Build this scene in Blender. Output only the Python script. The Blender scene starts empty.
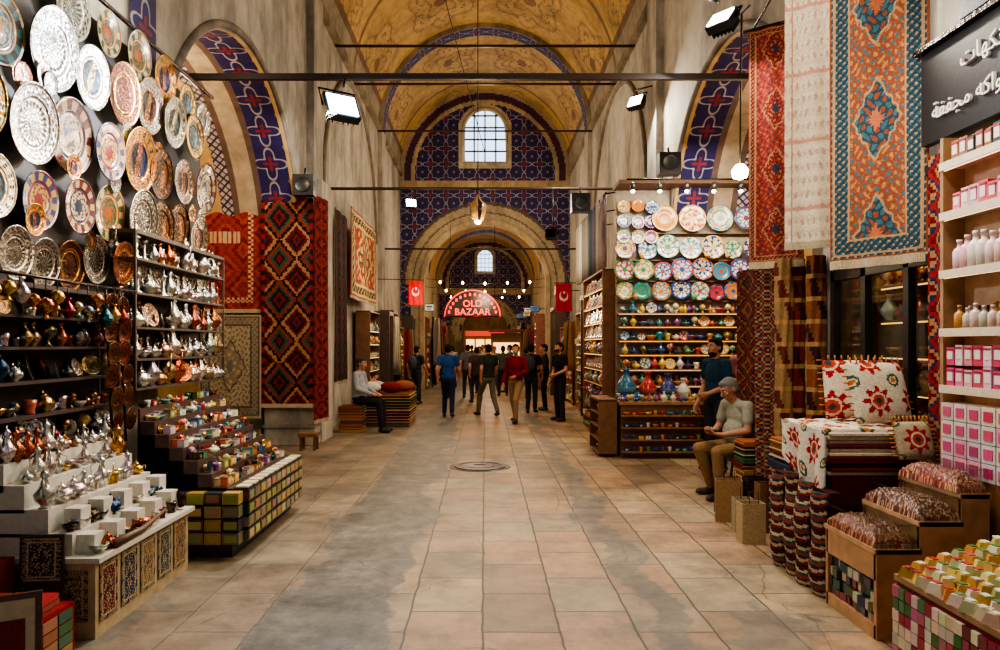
import bpy, math, random
import numpy as np
from mathutils import Vector, Matrix
R=random.Random(7)
pi=math.pi
# ------------------------------------------------------------ helpers
def lin(c):
    c=np.clip(np.asarray(c,float)/255.0,0,1)
    return np.where(c<=.04045,c/12.92,((c+.055)/1.055)**2.4)
MATS={}
def mkmat(name,rough=.6,metal=0.,nscale=20.,namt=.2,bump=.1,spec=.5,coat=0.,emit=0.,dirt=0.):
    m=bpy.data.materials.new(name); m.use_nodes=True
    nt=m.node_tree; b=nt.nodes['Principled BSDF']
    at=nt.nodes.new('ShaderNodeAttribute'); at.attribute_name='Col'
    tc=nt.nodes.new('ShaderNodeTexCoord')
    nz=nt.nodes.new('ShaderNodeTexNoise'); nz.inputs['Scale'].default_value=nscale; nz.inputs['Detail'].default_value=5
    nt.links.new(tc.outputs['Object'],nz.inputs['Vector'])
    mr=nt.nodes.new('ShaderNodeMapRange'); mr.inputs['From Min'].default_value=.3; mr.inputs['From Max'].default_value=.7
    mr.inputs['To Min'].default_value=1-namt; mr.inputs['To Max'].default_value=1+namt*.5
    nt.links.new(nz.outputs['Fac'],mr.inputs['Value'])
    src=at.outputs['Color']
    if name in ('purple','lattice'):
        src=pattern_nodes(nt,name)
    mx=nt.nodes.new('ShaderNodeVectorMath'); mx.operation='SCALE'
    nt.links.new(src,mx.inputs[0]); nt.links.new(mr.outputs['Result'],mx.inputs['Scale'])
    out=mx.outputs['Vector']
    if dirt>0:
        mp=nt.nodes.new('ShaderNodeMapping'); mp.inputs['Scale'].default_value=(1,1,.35); nt.links.new(tc.outputs['Object'],mp.inputs['Vector'])
        n2=nt.nodes.new('ShaderNodeTexNoise'); n2.inputs['Scale'].default_value=1.1; n2.inputs['Detail'].default_value=9; n2.inputs['Roughness'].default_value=.72
        nt.links.new(mp.outputs['Vector'],n2.inputs['Vector'])
        m2=nt.nodes.new('ShaderNodeMapRange'); m2.inputs['From Min'].default_value=.42; m2.inputs['From Max'].default_value=.62
        m2.inputs['To Min'].default_value=1; m2.inputs['To Max'].default_value=1-dirt
        nt.links.new(n2.outputs['Fac'],m2.inputs['Value'])
        s2=nt.nodes.new('ShaderNodeVectorMath'); s2.operation='SCALE'
        nt.links.new(out,s2.inputs[0]); nt.links.new(m2.outputs['Result'],s2.inputs['Scale']); out=s2.outputs['Vector']
    nt.links.new(out,b.inputs['Base Color'])
    b.inputs['Roughness'].default_value=rough; b.inputs['Metallic'].default_value=metal
    b.inputs['Specular IOR Level'].default_value=spec
    b.inputs['Coat Weight'].default_value=coat
    if emit>0:
        nt.links.new(at.outputs['Color'],b.inputs['Emission Color']); b.inputs['Emission Strength'].default_value=emit
    if bump>0:
        bp=nt.nodes.new('ShaderNodeBump'); bp.inputs['Strength'].default_value=bump; bp.inputs['Distance'].default_value=.02
        nt.links.new(nz.outputs['Fac'],bp.inputs['Height']); nt.links.new(bp.outputs['Normal'],b.inputs['Normal'])
    MATS[name]=m; return m
def pattern_nodes(nt,name):
    N=nt.nodes.new; Lk=nt.links.new
    def mt(op,a,b=None,c=None):
        m=N('ShaderNodeMath'); m.operation=op
        for i,vv in enumerate((a,b,c)):
            if vv is None: continue
            if isinstance(vv,(int,float)): m.inputs[i].default_value=vv
            else: Lk(vv,m.inputs[i])
        return m.outputs[0]
    def mix(f,a,bc):
        m=N('ShaderNodeMix'); m.data_type='RGBA'; Lk(f,m.inputs[0])
        for k,vv in ((6,a),(7,bc)):
            if isinstance(vv,tuple): m.inputs[k].default_value=(*lin(vv),1)
            else: Lk(vv,m.inputs[k])
        return m.outputs[2]
    at=N('ShaderNodeAttribute'); at.attribute_name='PUV'; sx=N('ShaderNodeSeparateXYZ'); Lk(at.outputs['Vector'],sx.inputs[0])
    cell=.58 if name=='purple' else .26
    p=mt('SUBTRACT',mt('FRACT',mt('DIVIDE',sx.outputs[0],cell)),.5); q=mt('SUBTRACT',mt('FRACT',mt('DIVIDE',sx.outputs[1],cell)),.5)
    ap=mt('ABSOLUTE',p); aq=mt('ABSOLUTE',q)
    if name=='lattice':
        m=mt('LESS_THAN',mt('ABSOLUTE',mt('SUBTRACT',ap,aq)),.09)
        m2=mt('LESS_THAN',mt('ABSOLUTE',mt('SUBTRACT',mt('ADD',ap,aq),.5)),.06)
        return mix(mt('MAXIMUM',m,m2),(186,176,158),(46,38,88))
    r=mt('SQRT',mt('ADD',mt('MULTIPLY',p,p),mt('MULTIPLY',q,q))); th=mt('ARCTAN2',q,p); c4=mt('COSINE',mt('MULTIPLY',th,4.0))
    star=mt('LESS_THAN',mt('ABSOLUTE',mt('SUBTRACT',r,mt('MULTIPLY_ADD',c4,.13,.33))),.034)
    pet=mt('LESS_THAN',r,mt('MULTIPLY_ADD',c4,.10,.12))
    ip=mt('SUBTRACT',.5,ap); iq=mt('SUBTRACT',.5,aq); r2=mt('SQRT',mt('ADD',mt('MULTIPLY',ip,ip),mt('MULTIPLY',iq,iq)))
    o1=mix(star,(44,36,90),(160,152,162)); o2=mix(pet,o1,(134,46,56)); o3=mix(mt('LESS_THAN',r2,.08),o2,(140,112,80))
    return o3
mkmat('cloth',.92,0,60,.25,.35,.15)
mkmat('metal',.24,.95,30,.3,.3)
mkmat('ceramic',.22,0,12,.1,.03,.5,.4)
mkmat('plastic',.35,0,30,.12,.05)
mkmat('wood',.5,0,9,.3,.15)
mkmat('plaster',.85,0,3.5,.2,.3,.3,0,0,.55)
mkmat('paint',.7,0,6,.22,.15,.3,0,0,.38)
mkmat('purple',.6,0,6,.25,.1,.3,0,0,.3)
mkmat('lattice',.6,0,6,.25,.1,.3,0,0,.3)
mkmat('skin',.55,0,40,.08,.05,.4)
mkmat('glow',.5,0,5,.0,0,.5,0,2.6)
mkmat('glowlo',.5,0,5,.0,0,.5,0,.7)
mkmat('glowhi',.5,0,5,.0,0,.5,0,26.0)
g=bpy.data.materials.new('glass'); g.use_nodes=True
nt=g.node_tree; nt.nodes.clear()
o=nt.nodes.new('ShaderNodeOutputMaterial'); mixs=nt.nodes.new('ShaderNodeMixShader'); tr=nt.nodes.new('ShaderNodeBsdfTransparent'); gl=nt.nodes.new('ShaderNodeBsdfGlossy')
gl.inputs['Roughness'].default_value=.03; mixs.inputs[0].default_value=.12
tr.inputs['Color'].default_value=(.85,.88,.87,1)
nt.links.new(tr.outputs[0],mixs.inputs[1]); nt.links.new(gl.outputs[0],mixs.inputs[2]); nt.links.new(mixs.outputs[0],o.inputs[0]); MATS['glass']=g

def TR(x,y,z,rz=0,rx=0,ry=0,s=1):
    return Matrix.Translation((x,y,z))@Matrix.Rotation(rz,4,'Z')@Matrix.Rotation(ry,4,'Y')@Matrix.Rotation(rx,4,'X')@Matrix.Scale(s,4)
class MB:
    def __init__(s): s.V=[];s.F=[];s.C=[];s.M=[];s.S=[];s.n=0;s.U=[]
    def add(s,verts,faces,cols,mat='cloth',smooth=False,X=None,uv=None):
        v=np.asarray(verts,float).reshape(-1,3)
        if X is not None: v=v@np.array(X.to_3x3()).T+np.array(X.translation)
        s.V.append(v); n=s.n
        s.U.append(np.zeros((len(v),3)) if uv is None else uv)
        s.F.extend([tuple(i+n for i in f) for f in faces]); s.n+=len(v)
        nf=len(faces); c=np.asarray(cols,float)
        if c.ndim==1: c=np.tile(c,(nf,1))
        s.C.append(c); s.M.extend([mat]*nf if isinstance(mat,str) else mat); s.S.extend([smooth]*nf)
    def box(s,c,sz,col,mat='wood',X=None,rz=0,top=1.0):
        x,y,z=[k/2 for k in sz]; t=top
        v=[(-x,-y,-z),(x,-y,-z),(x,y,-z),(-x,y,-z),(-x*t,-y*t,z),(x*t,-y*t,z),(x*t,y*t,z),(-x*t,y*t,z)]
        L=TR(c[0],c[1],c[2],rz)
        if X is not None: L=X@L
        s.add(v,[(0,3,2,1),(4,5,6,7),(0,1,5,4),(1,2,6,5),(2,3,7,6),(3,0,4,7)],col,mat,False,L)
    def lathe(s,prof,X,col,mat='ceramic',seg=12,sc=1.0,smooth=True):
        n=len(prof); v=[]
        for r,z in prof:
            for j in range(seg):
                a=2*pi*j/seg; v.append((r*sc*math.cos(a),r*sc*math.sin(a),z*sc))
        f=[];cs=[]
        for i in range(n-1):
            for j in range(seg):
                k=(j+1)%seg
                f.append((i*seg+j,i*seg+k,(i+1)*seg+k,(i+1)*seg+j))
                if callable(col): cs.append(col(i,j))
        s.add(v,f,cs if callable(col) else col,mat,smooth,X)
    def tube(s,pts,r,col,mat='metal',seg=6,X=None,smooth=True):
        pts=[Vector(p) for p in pts]; n=len(pts)
        rr=r if isinstance(r,(list,tuple)) else [r]*n
        v=[];f=[]
        up=Vector((.13,.21,.97))
        for i,p in enumerate(pts):
            t=(pts[min(i+1,n-1)]-pts[max(i-1,0)]).normalized()
            a=t.cross(up)
            if a.length<.1: a=t.cross(Vector((1,0,0)))
            a.normalize(); b=t.cross(a)
            for j in range(seg):
                q=2*pi*j/seg; v.append(p+a*(rr[i]*math.cos(q))+b*(rr[i]*math.sin(q)))
        for i in range(n-1):
            for j in range(seg):
                k=(j+1)%seg; f.append((i*seg+j,i*seg+k,(i+1)*seg+k,(i+1)*seg+j))
        f.append(tuple(range(seg))[::-1]); f.append(tuple((n-1)*seg+j for j in range(seg)))
        s.add([tuple(p) for p in v],f,col,mat,smooth,X)
    def grid(s,fn,nu,nv,cf,mat='cloth',smooth=False,keep=None,uvf=None):
        u=np.linspace(0,1,nu+1); v=np.linspace(0,1,nv+1)
        U,Vv=np.meshgrid(u,v,indexing='ij')
        P=fn(U.ravel(),Vv.ravel())
        if uvf is not None: a,b=uvf(U.ravel(),Vv.ravel())
        else: a,b=P[:,0],P[:,2]
        uv=np.stack([a,b,np.zeros_like(a)],1)
        i,j=np.meshgrid(np.arange(nu),np.arange(nv),indexing='ij'); i=i.ravel(); j=j.ravel()
        uc=(i+.5)/nu; vc=(j+.5)/nv
        col=np.array(cf(uc,vc),float)
        a=i*(nv+1)+j; b=(i+1)*(nv+1)+j
        Q=np.stack([a,b,b+1,a+1],1)
        if keep is not None:
            k=keep(uc,vc); Q=Q[k]; col=col[k]
        mats=['purple' if c==-1 else ('lattice' if c==-2 else mat) for c in col[:,0]]
        s.add(P,[tuple(map(int,q)) for q in Q],col,mats,smooth,None,uv)
    def ell(s,c,r,col,mat='skin',X=None,seg=12,rings=8):
        prof=[(max(1e-4,math.sin(pi*i/rings)),-math.cos(pi*i/rings)) for i in range(rings+1)]
        L=Matrix.Translation(c)@Matrix.Diagonal((r[0],r[1],r[2],1))
        if X is not None: L=X@L
        s.lathe(prof,L,col,mat,seg)
    def build(s,name,parent=None,solid=0,bevel=0):
        me=bpy.data.meshes.new(name)
        V=np.concatenate(s.V)
        me.from_pydata(V.tolist(),[],s.F)
        used=sorted(set(s.M)); idx={m:i for i,m in enumerate(used)}
        for m in used: me.materials.append(MATS[m])
        me.polygons.foreach_set('material_index',[idx[m] for m in s.M])
        me.polygons.foreach_set('use_smooth',s.S)
        C=lin(np.concatenate(s.C))
        cnt=np.array([len(f) for f in s.F])
        CC=np.repeat(C,cnt,axis=0); CC=np.hstack([CC,np.ones((len(CC),1))]).astype(np.float32)
        at=me.color_attributes.new('Col','FLOAT_COLOR','CORNER'); at.data.foreach_set('color',CC.ravel())
        if ('purple' in used) or ('lattice' in used):
            a2=me.attributes.new('PUV','FLOAT_VECTOR','POINT'); a2.data.foreach_set('vector',np.concatenate(s.U).astype(np.float32).ravel())
        me.update()
        ob=bpy.data.objects.new(name,me); bpy.context.scene.collection.objects.link(ob)
        if parent: ob.parent=parent
        if solid:
            md=ob.modifiers.new('s','SOLIDIFY'); md.thickness=solid; md.offset=0
        if bevel:
            md=ob.modifiers.new('b','BEVEL'); md.width=bevel; md.segments=2; md.limit_method='ANGLE'
        return ob
def empty(name):
    e=bpy.data.objects.new(name,None); bpy.context.scene.collection.objects.link(e); return e
def jit(c,a=18):
    k0=R.uniform(-a,a)*.7
    return tuple(min(255,max(0,k+k0+R.uniform(-a,a)*.6)) for k in c)
# ------------------------------------------------------------ patterns
PURP=np.array((-1.,-1,-1)); LATT=np.array((-2.,-2,-2))
def sel(base,*layers):
    n=len(layers[0][0]); C=np.tile(np.asarray(base,float),(n,1))
    for m,c in layers: C[m]=c
    return C
def tri(x): return np.abs((x%1)-.5)*2
def kilim(fu,fv,pal,steps=5,edge=None,ew=.08,q=24):
    pal=np.array(pal,float)
    def f(u,v):
        uu=np.floor(u*fu*q)/q; vv=np.floor(v*fv*q)/q
        t=(tri(uu)+tri(vv))*steps
        idx=np.floor(t+ (np.floor(vv)%2)*1).astype(int)%len(pal)
        C=pal[idx].copy()
        if edge is not None:
            m=(u<ew)|(u>1-ew)
            z=(np.floor(v*fv*8)%2==0)
            C[m&z]=edge[0]; C[m&~z]=edge[1]
        return C
    return f
def persian(field,acc,b1,b2,asp=2.0,seed=1,med=True,bw=.16):
    field=np.array(field,float)
    def f(u,v):
        n=len(u); C=np.tile(field,(n,1))
        x=(u-.5); y=(v-.5)*asp
        ed=np.minimum(np.minimum(u,1-u),np.minimum(v,1-v)*asp)
        k=22
        c1=np.sin(x*k*2.1+np.sin(y*k)*1.5)*np.sin(y*k*1.7+np.cos(x*k)*1.2)
        C[c1>.55]=acc[0]; C[c1<-.6]=acc[1%len(acc)]
        c2=np.sin(x*75)*np.sin(y*71); C[c2>.8]=acc[-1]
        if med:
            yy=((v*asp*1.0+.5*asp)%1.15)-.57 if asp>1.6 else y
            t=np.abs(x)*1.6+np.abs(yy)+.025*np.sin(np.arctan2(yy,x)*12)
            C[(t<.42)&(t>.38)]=b2; m=(t<=.38); C[m]=np.array(b1); C[m&(c1>.3)]=acc[0]; C[m&(c1<-.4)]=field; C[t<.12]=acc[-1]
        m=ed<bw; C[m]=b1
        C[m&((np.sin(u*80)*np.sin(v*asp*80))>.45)]=acc[0]
        C[m&((np.sin(u*80+2)*np.sin(v*asp*80+2))>.6)]=b2
        C[(np.abs(ed-bw)<.012)|(np.abs(ed-bw*.25)<.010)]=b2
        C[ed<.02]=field
        return C
    return f
def whiterug(u,v):
    C=np.tile(np.array((206,190,164.)),(len(u),1))
    C+= (6*np.sin(v*130))[:,None]
    r=np.sin(v*62)*np.sin(u*34+np.sin(v*20)*2)
    C[r>.68]=(188,146,124); C[r<-.85]=(172,162,144)
    e=np.minimum(u,1-u); C[(e<.12)&(e>.1)]=(170,110,90); C[(np.abs((v*4)%1-.5)<.025)]=(190,140,116)
    return C
def suzani(u,v,asp=1.0,n=2.0,base=(214,202,178)):
    C=np.tile(np.array(base,float),(len(u),1))
    p=(u*n)%1-.5; q=(v*n*asp)%1-.5; r=np.hypot(p,q); th=np.arctan2(q,p)
    C[r<.30+.07*np.cos(8*th)]=(158,28,32); C[r<.2]=(214,186,156); C[r<.15]=(176,56,36); C[r<.07]=(40,60,60)
    r2=np.hypot(np.abs(p)-.5,np.abs(q)-.5); C[(r2<.16)&(r2>.10)]=(60,90,70); C[r2<.07]=(190,110,40)
    return C
RED=(140,30,26); DRED=(94,18,20); NAVY=(34,38,66); BLK=(34,26,26)
def rug(name,p0,p1,ztop,zbot,cf,nu=50,nv=90,wave=.015,fringe=True,parent=None,wn=5):
    mb=MB(); p0=np.array(p0,float); p1=np.array(p1,float); d=p1-p0; nrm=np.array([d[1],-d[0]])/np.linalg.norm(d)
    def fn(u,v):
        w=wave*np.sin(u*pi*wn+v*2)*(1-.3*v)
        return np.stack([p0[0]+d[0]*u+nrm[0]*w,p0[1]+d[1]*u+nrm[1]*w,zbot+(ztop-zbot)*v],1)
    mb.grid(fn,nu,nv,cf,'cloth')
    if fringe:
        nf=min(nu,50)
        for i in range(nf):
            u=(i+.5)/nf; P=fn(np.array([u]),np.array([0.]))[0]
            mb.box((P[0],P[1],P[2]-.03),(abs(d[0])/nf*.5+.004,.006+abs(d[1])/nf*.5,.06),(186,170,140),'cloth')
    return mb.build(name,parent,solid=.012)

# ------------------------------------------------------------ room shell
W=3.15; SP=8.05; Y0=-3.0; YB=26.8
BC=9.6; BR=2.65; BS=3.0
PL=(190,182,168); OCH=(206,170,108); BEI=(176,158,132)
def side_wall(name,sg,extra):
    mb=MB(); x=sg*W
    edges=[BC-BR,BC+BR]
    for (a,b,z) in extra: edges+= [a,b]
    ys=sorted(set([Y0,YB]+edges+[BC-BR*math.cos(pi*i/40) for i in range(41)]+[2,4,14,16,18,20,22,24]))
    for a,b in zip(ys[:-1],ys[1:]):
        if b-a<1e-6: continue
        m=(a+b)/2
        def zz(y,m=m):
            if abs(m-BC)<BR: return BS+math.sqrt(max(0,BR*BR-(y-BC)**2))
            for (p,q,z) in extra:
                if p<m<q: return z
            return 0.0
        za,zb=zz(a),zz(b)
        mb.add([(x,a,za),(x,b,zb),(x,b,SP),(x,a,SP)],[(0,1,2,3)] if sg<0 else [(3,2,1,0)],PL,'plaster')
    D=2.5
    L=[(BC-BR,z) for z in np.linspace(0,BS,8)]
    L+=[(BC-BR*math.cos(pi*i/60),BS+BR*math.sin(pi*i/60)) for i in range(1,60)]
    L+=[(BC+BR,z) for z in np.linspace(BS,0,22)]
    L=np.array(L); seg=np.hypot(*np.diff(L,axis=0).T); S=np.concatenate([[0],np.cumsum(seg)]); T=S[-1]
    def fn(u,v):
        s=u*T; return np.stack([sg*(W+v*D),np.interp(s,S,L[:,0]),np.interp(s,S,L[:,1])],1)
    def cf(u,v):
        s=u*T; dd=v*D; n=len(u)
        C=np.tile(np.array(OCH,float),(n,1))
        up=(s>2.4)&(s<T-1.2)
        C[up&(dd<.6)&(dd>.04)]=PURP
        C[(dd>=.6)&(dd<1.0)]=BEI
        C[up&(dd>=1.0)&(dd<1.26)]=LATT
        C[(np.abs(dd-.6)<.03)|(np.abs(dd-1.0)<.03)]=(104,84,76)
        return C
    mb.grid(fn,260,50,cf,'paint',False,None,lambda u,v:(u*T,v*D-.03))
    xb=sg*(W+D)
    mb.grid(lambda u,v:np.stack([np.full_like(u,xb),BC-BR+u*2*BR,v*(BS+BR)],1),20,20,lambda u,v:sel((196,162,104),(v<.5,(130,104,76))),'paint')
    mb.tube([(sg*(W-.01),BC-(BR+.07)*math.cos(pi*i/40),BS+(BR+.07)*math.sin(pi*i/40)) for i in range(41)],.05,(150,140,126),'plaster',6)
    mb.tube([(sg*(W-.01),17.35-3.4*math.cos(pi*i/40),4.6+3.2*math.sin(pi*i/40)) for i in range(41)],.06,(140,128,112),'plaster',6)
    mb.box((sg*(W-.05),(YB+Y0)/2,SP),(.12,YB-Y0,.16),(150,136,112),'plaster')
    mb.grid(lambda u,v:np.stack([np.full_like(u,sg*(W-.04)),6.33+u*.5,4.3+v*(SP-4.3)],1),2,2,lambda u,v:np.tile(PURP,(len(u),1)),'paint',False,None,lambda u,v:(u*.5,v*3.75))
    for y in (13.1,21.6):
        mb.box((sg*(W-.06),y,SP/2+.6),(.14,.7,SP-1.2),(186,178,164),'plaster')
    return mb.build(name)
side_wall('wall_left',-1,[])
side_wall('wall_right',1,[(4.75,6.45,2.95)])
mb=MB()
def cv(u,v):
    y=Y0+v*(YB-Y0); n=len(u)
    C=np.tile(np.array(OCH,float),(n,1))
    yb=((y-13.1)%8.5)/8.5; s=np.abs(u-.5)*2
    p=(yb*2)%1-.5; q=((u*4)%1)-.5; r=np.hypot(p*1.1,q); th=np.arctan2(q,p)
    C[np.abs(r-.36-.05*np.cos(6*th))<.018]=(170,138,96)
    C[np.abs(r-.27-.04*np.cos(12*th))<.012]=(150,120,96)
    C[np.abs(r-.16+.05*np.cos(4*th))<.016]=(166,132,90)
    C[(r<.07)]=(150,112,84)
    C[(s>.86)]=(166,154,132)
    C[(s>.82)&(s<=.86)]=(130,102,78)
    C[(np.abs(yb-.5)<.010)]=(142,114,80)
    return C
mb.grid(lambda u,v:np.stack([W*np.cos(pi*(1-u)),Y0+v*(YB-Y0),SP+W*np.sin(pi*(1-u))],1),160,340,cv,'paint',True)
mb.build('ceiling')
mb=MB()
for y,wd in ((6.58,.55),(13.1,.6),(21.6,.6)):
    ri=W-.13
    mb.grid(lambda u,v:np.stack([ri*np.cos(pi*u),y-wd/2+v*wd,SP+ri*np.sin(pi*u)],1),100,12,lambda u,v:sel((160,140,106),(np.abs(v-.5)<.42,PURP)),'paint',False,None,lambda u,v:(u*9.35,v*wd-.02))
    for s in (-1,1):
        mb.grid(lambda u,v:np.stack([(ri+v*.2)*np.cos(pi*u),np.full_like(u,y+s*wd/2),SP+(ri+v*.2)*np.sin(pi*u)],1),60,1,lambda u,v:np.tile(np.array((168,152,126.)),(len(u),1)),'plaster')
mb.build('trim_vault_ribs')
AR=2.3; AS=3.93
def back_wall(name,y,hw,spring,ar,asp,win,top,cell=.05):
    mb=MB(); wx,wz0,wz1=win
    nu=int(2*hw/cell); nv=int(top/cell)
    def op(x,z): return ((np.abs(x)<ar)&(z<asp))|(np.hypot(x,z-asp)<ar)
    def wi(x,z): return (np.abs(x)<wx)&(z>wz0)&((z<wz1-wx)|(np.hypot(x,z-(wz1-wx))<wx))
    def keep(u,v):
        x=-hw+u*2*hw; z=v*top
        return ~(op(x,z)|wi(x,z))&((z<spring)|(np.hypot(x,z-spring)<hw+.05))
    def cf(u,v):
        x=-hw+u*2*hw; z=v*top; n=len(u); ax=np.abs(x)
        C=np.tile(np.array((172,154,124),float),(n,1))
        rr=np.hypot(x,z-asp); rl=np.hypot(x,z-spring)
        C[(z>asp)&(rr>ar+.75)&(z<spring-.55)]=PURP
        C[(z<=asp)&(ax>ar+.45)&(z>2.6)]=PURP
        C[(z>asp)&(np.abs(rr-ar-.72)<.06)]=(96,80,70)
        C[(z>asp)&(np.abs(rr-ar-.38)<.03)]=(116,96,78)
        C[(z>spring-.25)&(rl<hw-.55)]=PURP
        C[(z>spring-.25)&(np.abs(rl-(hw-.5))<.06)]=(190,170,130)
        C[(z>spring-.25)&(rl>hw-.40)&(rl<hw-.15)]=(78,44,66)
        C[(np.abs(z-(spring-.4))<.16)]=(180,158,122)
        C[(ax<wx+.2)&(z>wz0-.2)&(z<wz1+.2)&(np.hypot(x,np.maximum(0,z-(wz1-wx)))<wx+.2)]=(190,176,148)
        return C
    mb.grid(lambda u,v:np.stack([-hw+u*2*hw,np.full_like(u,y),v*top],1),nu,nv,cf,'paint',False,keep)
    th=.5
    pts=[(-ar,z) for z in (0,1,2,3)]+[(-ar*math.cos(pi*i/40),asp+ar*math.sin(pi*i/40)) for i in range(41)]+[(ar,z) for z in (3,2,1,0)]
    n=len(pts); v=[];f=[]
    for (x,z) in pts:
        zi=z if z<asp else asp+(z-asp)*.985; zo=z if z<asp else asp+(z-asp)*1.05
        v+= [(x*.985,y-.06,zi),(x*1.05,y-.06,zo),(x*.985,y+th,zi),(x*1.05,y,zo)]
    for i in range(n-1):
        a=4*i;b=a+4; f+=[(a,b,b+1,a+1),(a,a+2,b+2,b),(a+1,b+1,b+3,a+3)]
    mb.add(v,f,(186,164,128),'plaster')
    ob=mb.build(name)
    wm=MB(); cz=wz1-wx
    out=[(-wx,wz0),(-wx,cz)]+[(-wx*math.cos(pi*i/16),cz+wx*math.sin(pi*i/16)) for i in range(1,16)]+[(wx,cz),(wx,wz0),(-wx,wz0)]
    wm.tube([(x,y,z) for x,z in out],wx*.09,(200,190,174),'plaster',6)
    for i in (-.5,0,.5):
        h=cz+math.sqrt(max(0,wx*wx-(i*wx)**2)); wm.box((i*wx,y+.03,(wz0+h)/2),(wx*.07,.04,h-wz0),(80,76,70),'wood')
    z=wz0+wx*.55
    while z<wz1-.1:
        w=wx if z<cz else math.sqrt(max(0,wx*wx-(z-cz)**2)); wm.box((0,y+.03,z),(2*w,.04,wx*.07),(80,76,70),'wood'); z+=wx*.55
    wm.grid(lambda u,v:np.stack([-wx+u*2*wx,np.full_like(u,y+.1),wz0+v*(wz1-wz0)],1),1,1,lambda u,v:sel((196,224,255),(u>9,(0,0,0))),'glow')
    return ob,wm
ob,wm=back_wall('wall_back',YB,W,SP,AR,AS,(.80,8.45,10.45),SP+W); wm.build('window_1')
CW=2.9; CS=5.5; YE=46.
mb=MB()
for s in (-1,1):
    mb.add([(s*CW,YB+.01,0),(s*CW,YE,0),(s*CW,YE,CS),(s*CW,YB+.01,CS)],[(0,1,2,3)] if s<0 else [(3,2,1,0)],(176,156,126),'plaster')
mb.grid(lambda u,v:np.stack([CW*np.cos(pi*u),YB+.3+v*(YE-YB-.3),CS+CW*np.sin(pi*u)],1),60,100,
   lambda u,v:sel((200,160,98),(np.abs(((v*19)%5)-.6)<.5,PURP)),'paint',False,None,lambda u,v:(u*9,v*19))
mb.build('wall_far_corridor')
ob,wm=back_wall('wall_far_end',YE-.2,CW,CS,1.5,2.6,(.5,6.35,7.75),CS+CW,.1); wm.build('window_2')
mb=MB(); mb.box((0,51.5,3),(8,.1,6),(150,114,76),'plaster'); mb.box((-3.2,48.8,3),(.1,5.5,6),(110,84,60),'plaster'); mb.box((3.2,48.8,3),(.1,5.5,6),(110,84,60),'plaster'); mb.box((0,48.8,6),(6.5,5.5,.1),(110,84,60),'plaster'); mb.build('wall_beyond_archway')
# floor
mb=MB(); mb.add([(-6,Y0,0),(6,Y0,0),(6,52,0),(-6,52,0)],[(0,1,2,3)],(150,130,105),'plaster')
fl=mb.build('floor')
fm=bpy.data.materials.new('stone_paving'); fm.use_nodes=True; nt=fm.node_tree; b=nt.nodes['Principled BSDF']; N=nt.nodes.new; Lk=nt.links.new
tc=N('ShaderNodeTexCoord')
br=N('ShaderNodeTexBrick'); br.inputs['Scale'].default_value=1; br.offset=.5
br.inputs['Brick Width'].default_value=.66; br.inputs['Row Height'].default_value=.46; br.inputs['Mortar Size'].default_value=.008; br.inputs['Mortar Smooth'].default_value=.4
br.inputs['Color1'].default_value=(.0,.0,.0,1); br.inputs['Color2'].default_value=(1,1,1,1); br.inputs['Mortar'].default_value=(.5,.5,.5,1)
mp=N('ShaderNodeMapping'); mp.inputs['Rotation'].default_value=(0,0,pi/2)
nd0=N('ShaderNodeTexNoise'); nd0.inputs['Scale'].default_value=4.; nd0.inputs['Detail'].default_value=6; Lk(tc.outputs['Object'],nd0.inputs['Vector'])
vm=N('ShaderNodeVectorMath'); vm.operation='MULTIPLY_ADD'; vm.inputs[1].default_value=(.03,.03,0); Lk(nd0.outputs['Color'],vm.inputs[0]); Lk(tc.outputs['Object'],vm.inputs[2])
Lk(vm.outputs['Vector'],mp.inputs['Vector']); Lk(mp.outputs['Vector'],br.inputs['Vector'])
r1=N('ShaderNodeValToRGB'); e=r1.color_ramp.elements; e[0].position=0; e[0].color=(*lin((128,106,80)),1); e[1].position=1; e[1].color=(*lin((182,154,112)),1)
x=e.new(.35); x.color=(*lin((168,130,94)),1); x=e.new(.7); x.color=(*lin((146,128,100)),1)
Lk(br.outputs['Color'],r1.inputs['Fac'])
n1=N('ShaderNodeTexNoise'); n1.inputs['Scale'].default_value=1.5; n1.inputs['Detail'].default_value=11; n1.inputs['Roughness'].default_value=.76
Lk(tc.outputs['Object'],n1.inputs['Vector'])
rs=N('ShaderNodeMapRange'); rs.inputs['From Min'].default_value=.38; rs.inputs['From Max'].default_value=.62; rs.inputs['To Min'].default_value=.42; rs.inputs['To Max'].default_value=1.12
Lk(n1.outputs['Fac'],rs.inputs['Value'])
def mixc(fac,a,bc,typ='MIX'):
    m=N('ShaderNodeMix'); m.data_type='RGBA'; m.blend_type=typ
    if isinstance(fac,float): m.inputs[0].default_value=fac
    else: Lk(fac,m.inputs[0])
    for k,vv in ((6,a),(7,bc)):
        if isinstance(vv,tuple): m.inputs[k].default_value=(*vv,1)
        else: Lk(vv,m.inputs[k])
    return m.outputs[2]
mort=mixc(br.outputs['Fac'],r1.outputs['Color'],tuple(lin((66,54,44))))
sx=N('ShaderNodeSeparateXYZ'); Lk(tc.outputs['Object'],sx.inputs[0])
def mth(op,a,b=None,c=None):
    m=N('ShaderNodeMath'); m.operation=op
    for i,vv in enumerate((a,b,c)):
        if vv is None: continue
        if isinstance(vv,(int,float)): m.inputs[i].default_value=vv
        else: Lk(vv,m.inputs[i])
    return m.outputs[0]
nw=N('ShaderNodeTexNoise'); nw.inputs['Scale'].default_value=.8; nw.inputs['Detail'].default_value=10; nw.inputs['Roughness'].default_value=.62; Lk(tc.outputs['Object'],nw.inputs['Vector'])
off=mth('MULTIPLY',mth('SUBTRACT',nw.outputs['Fac'],.5),1.1)
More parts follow.
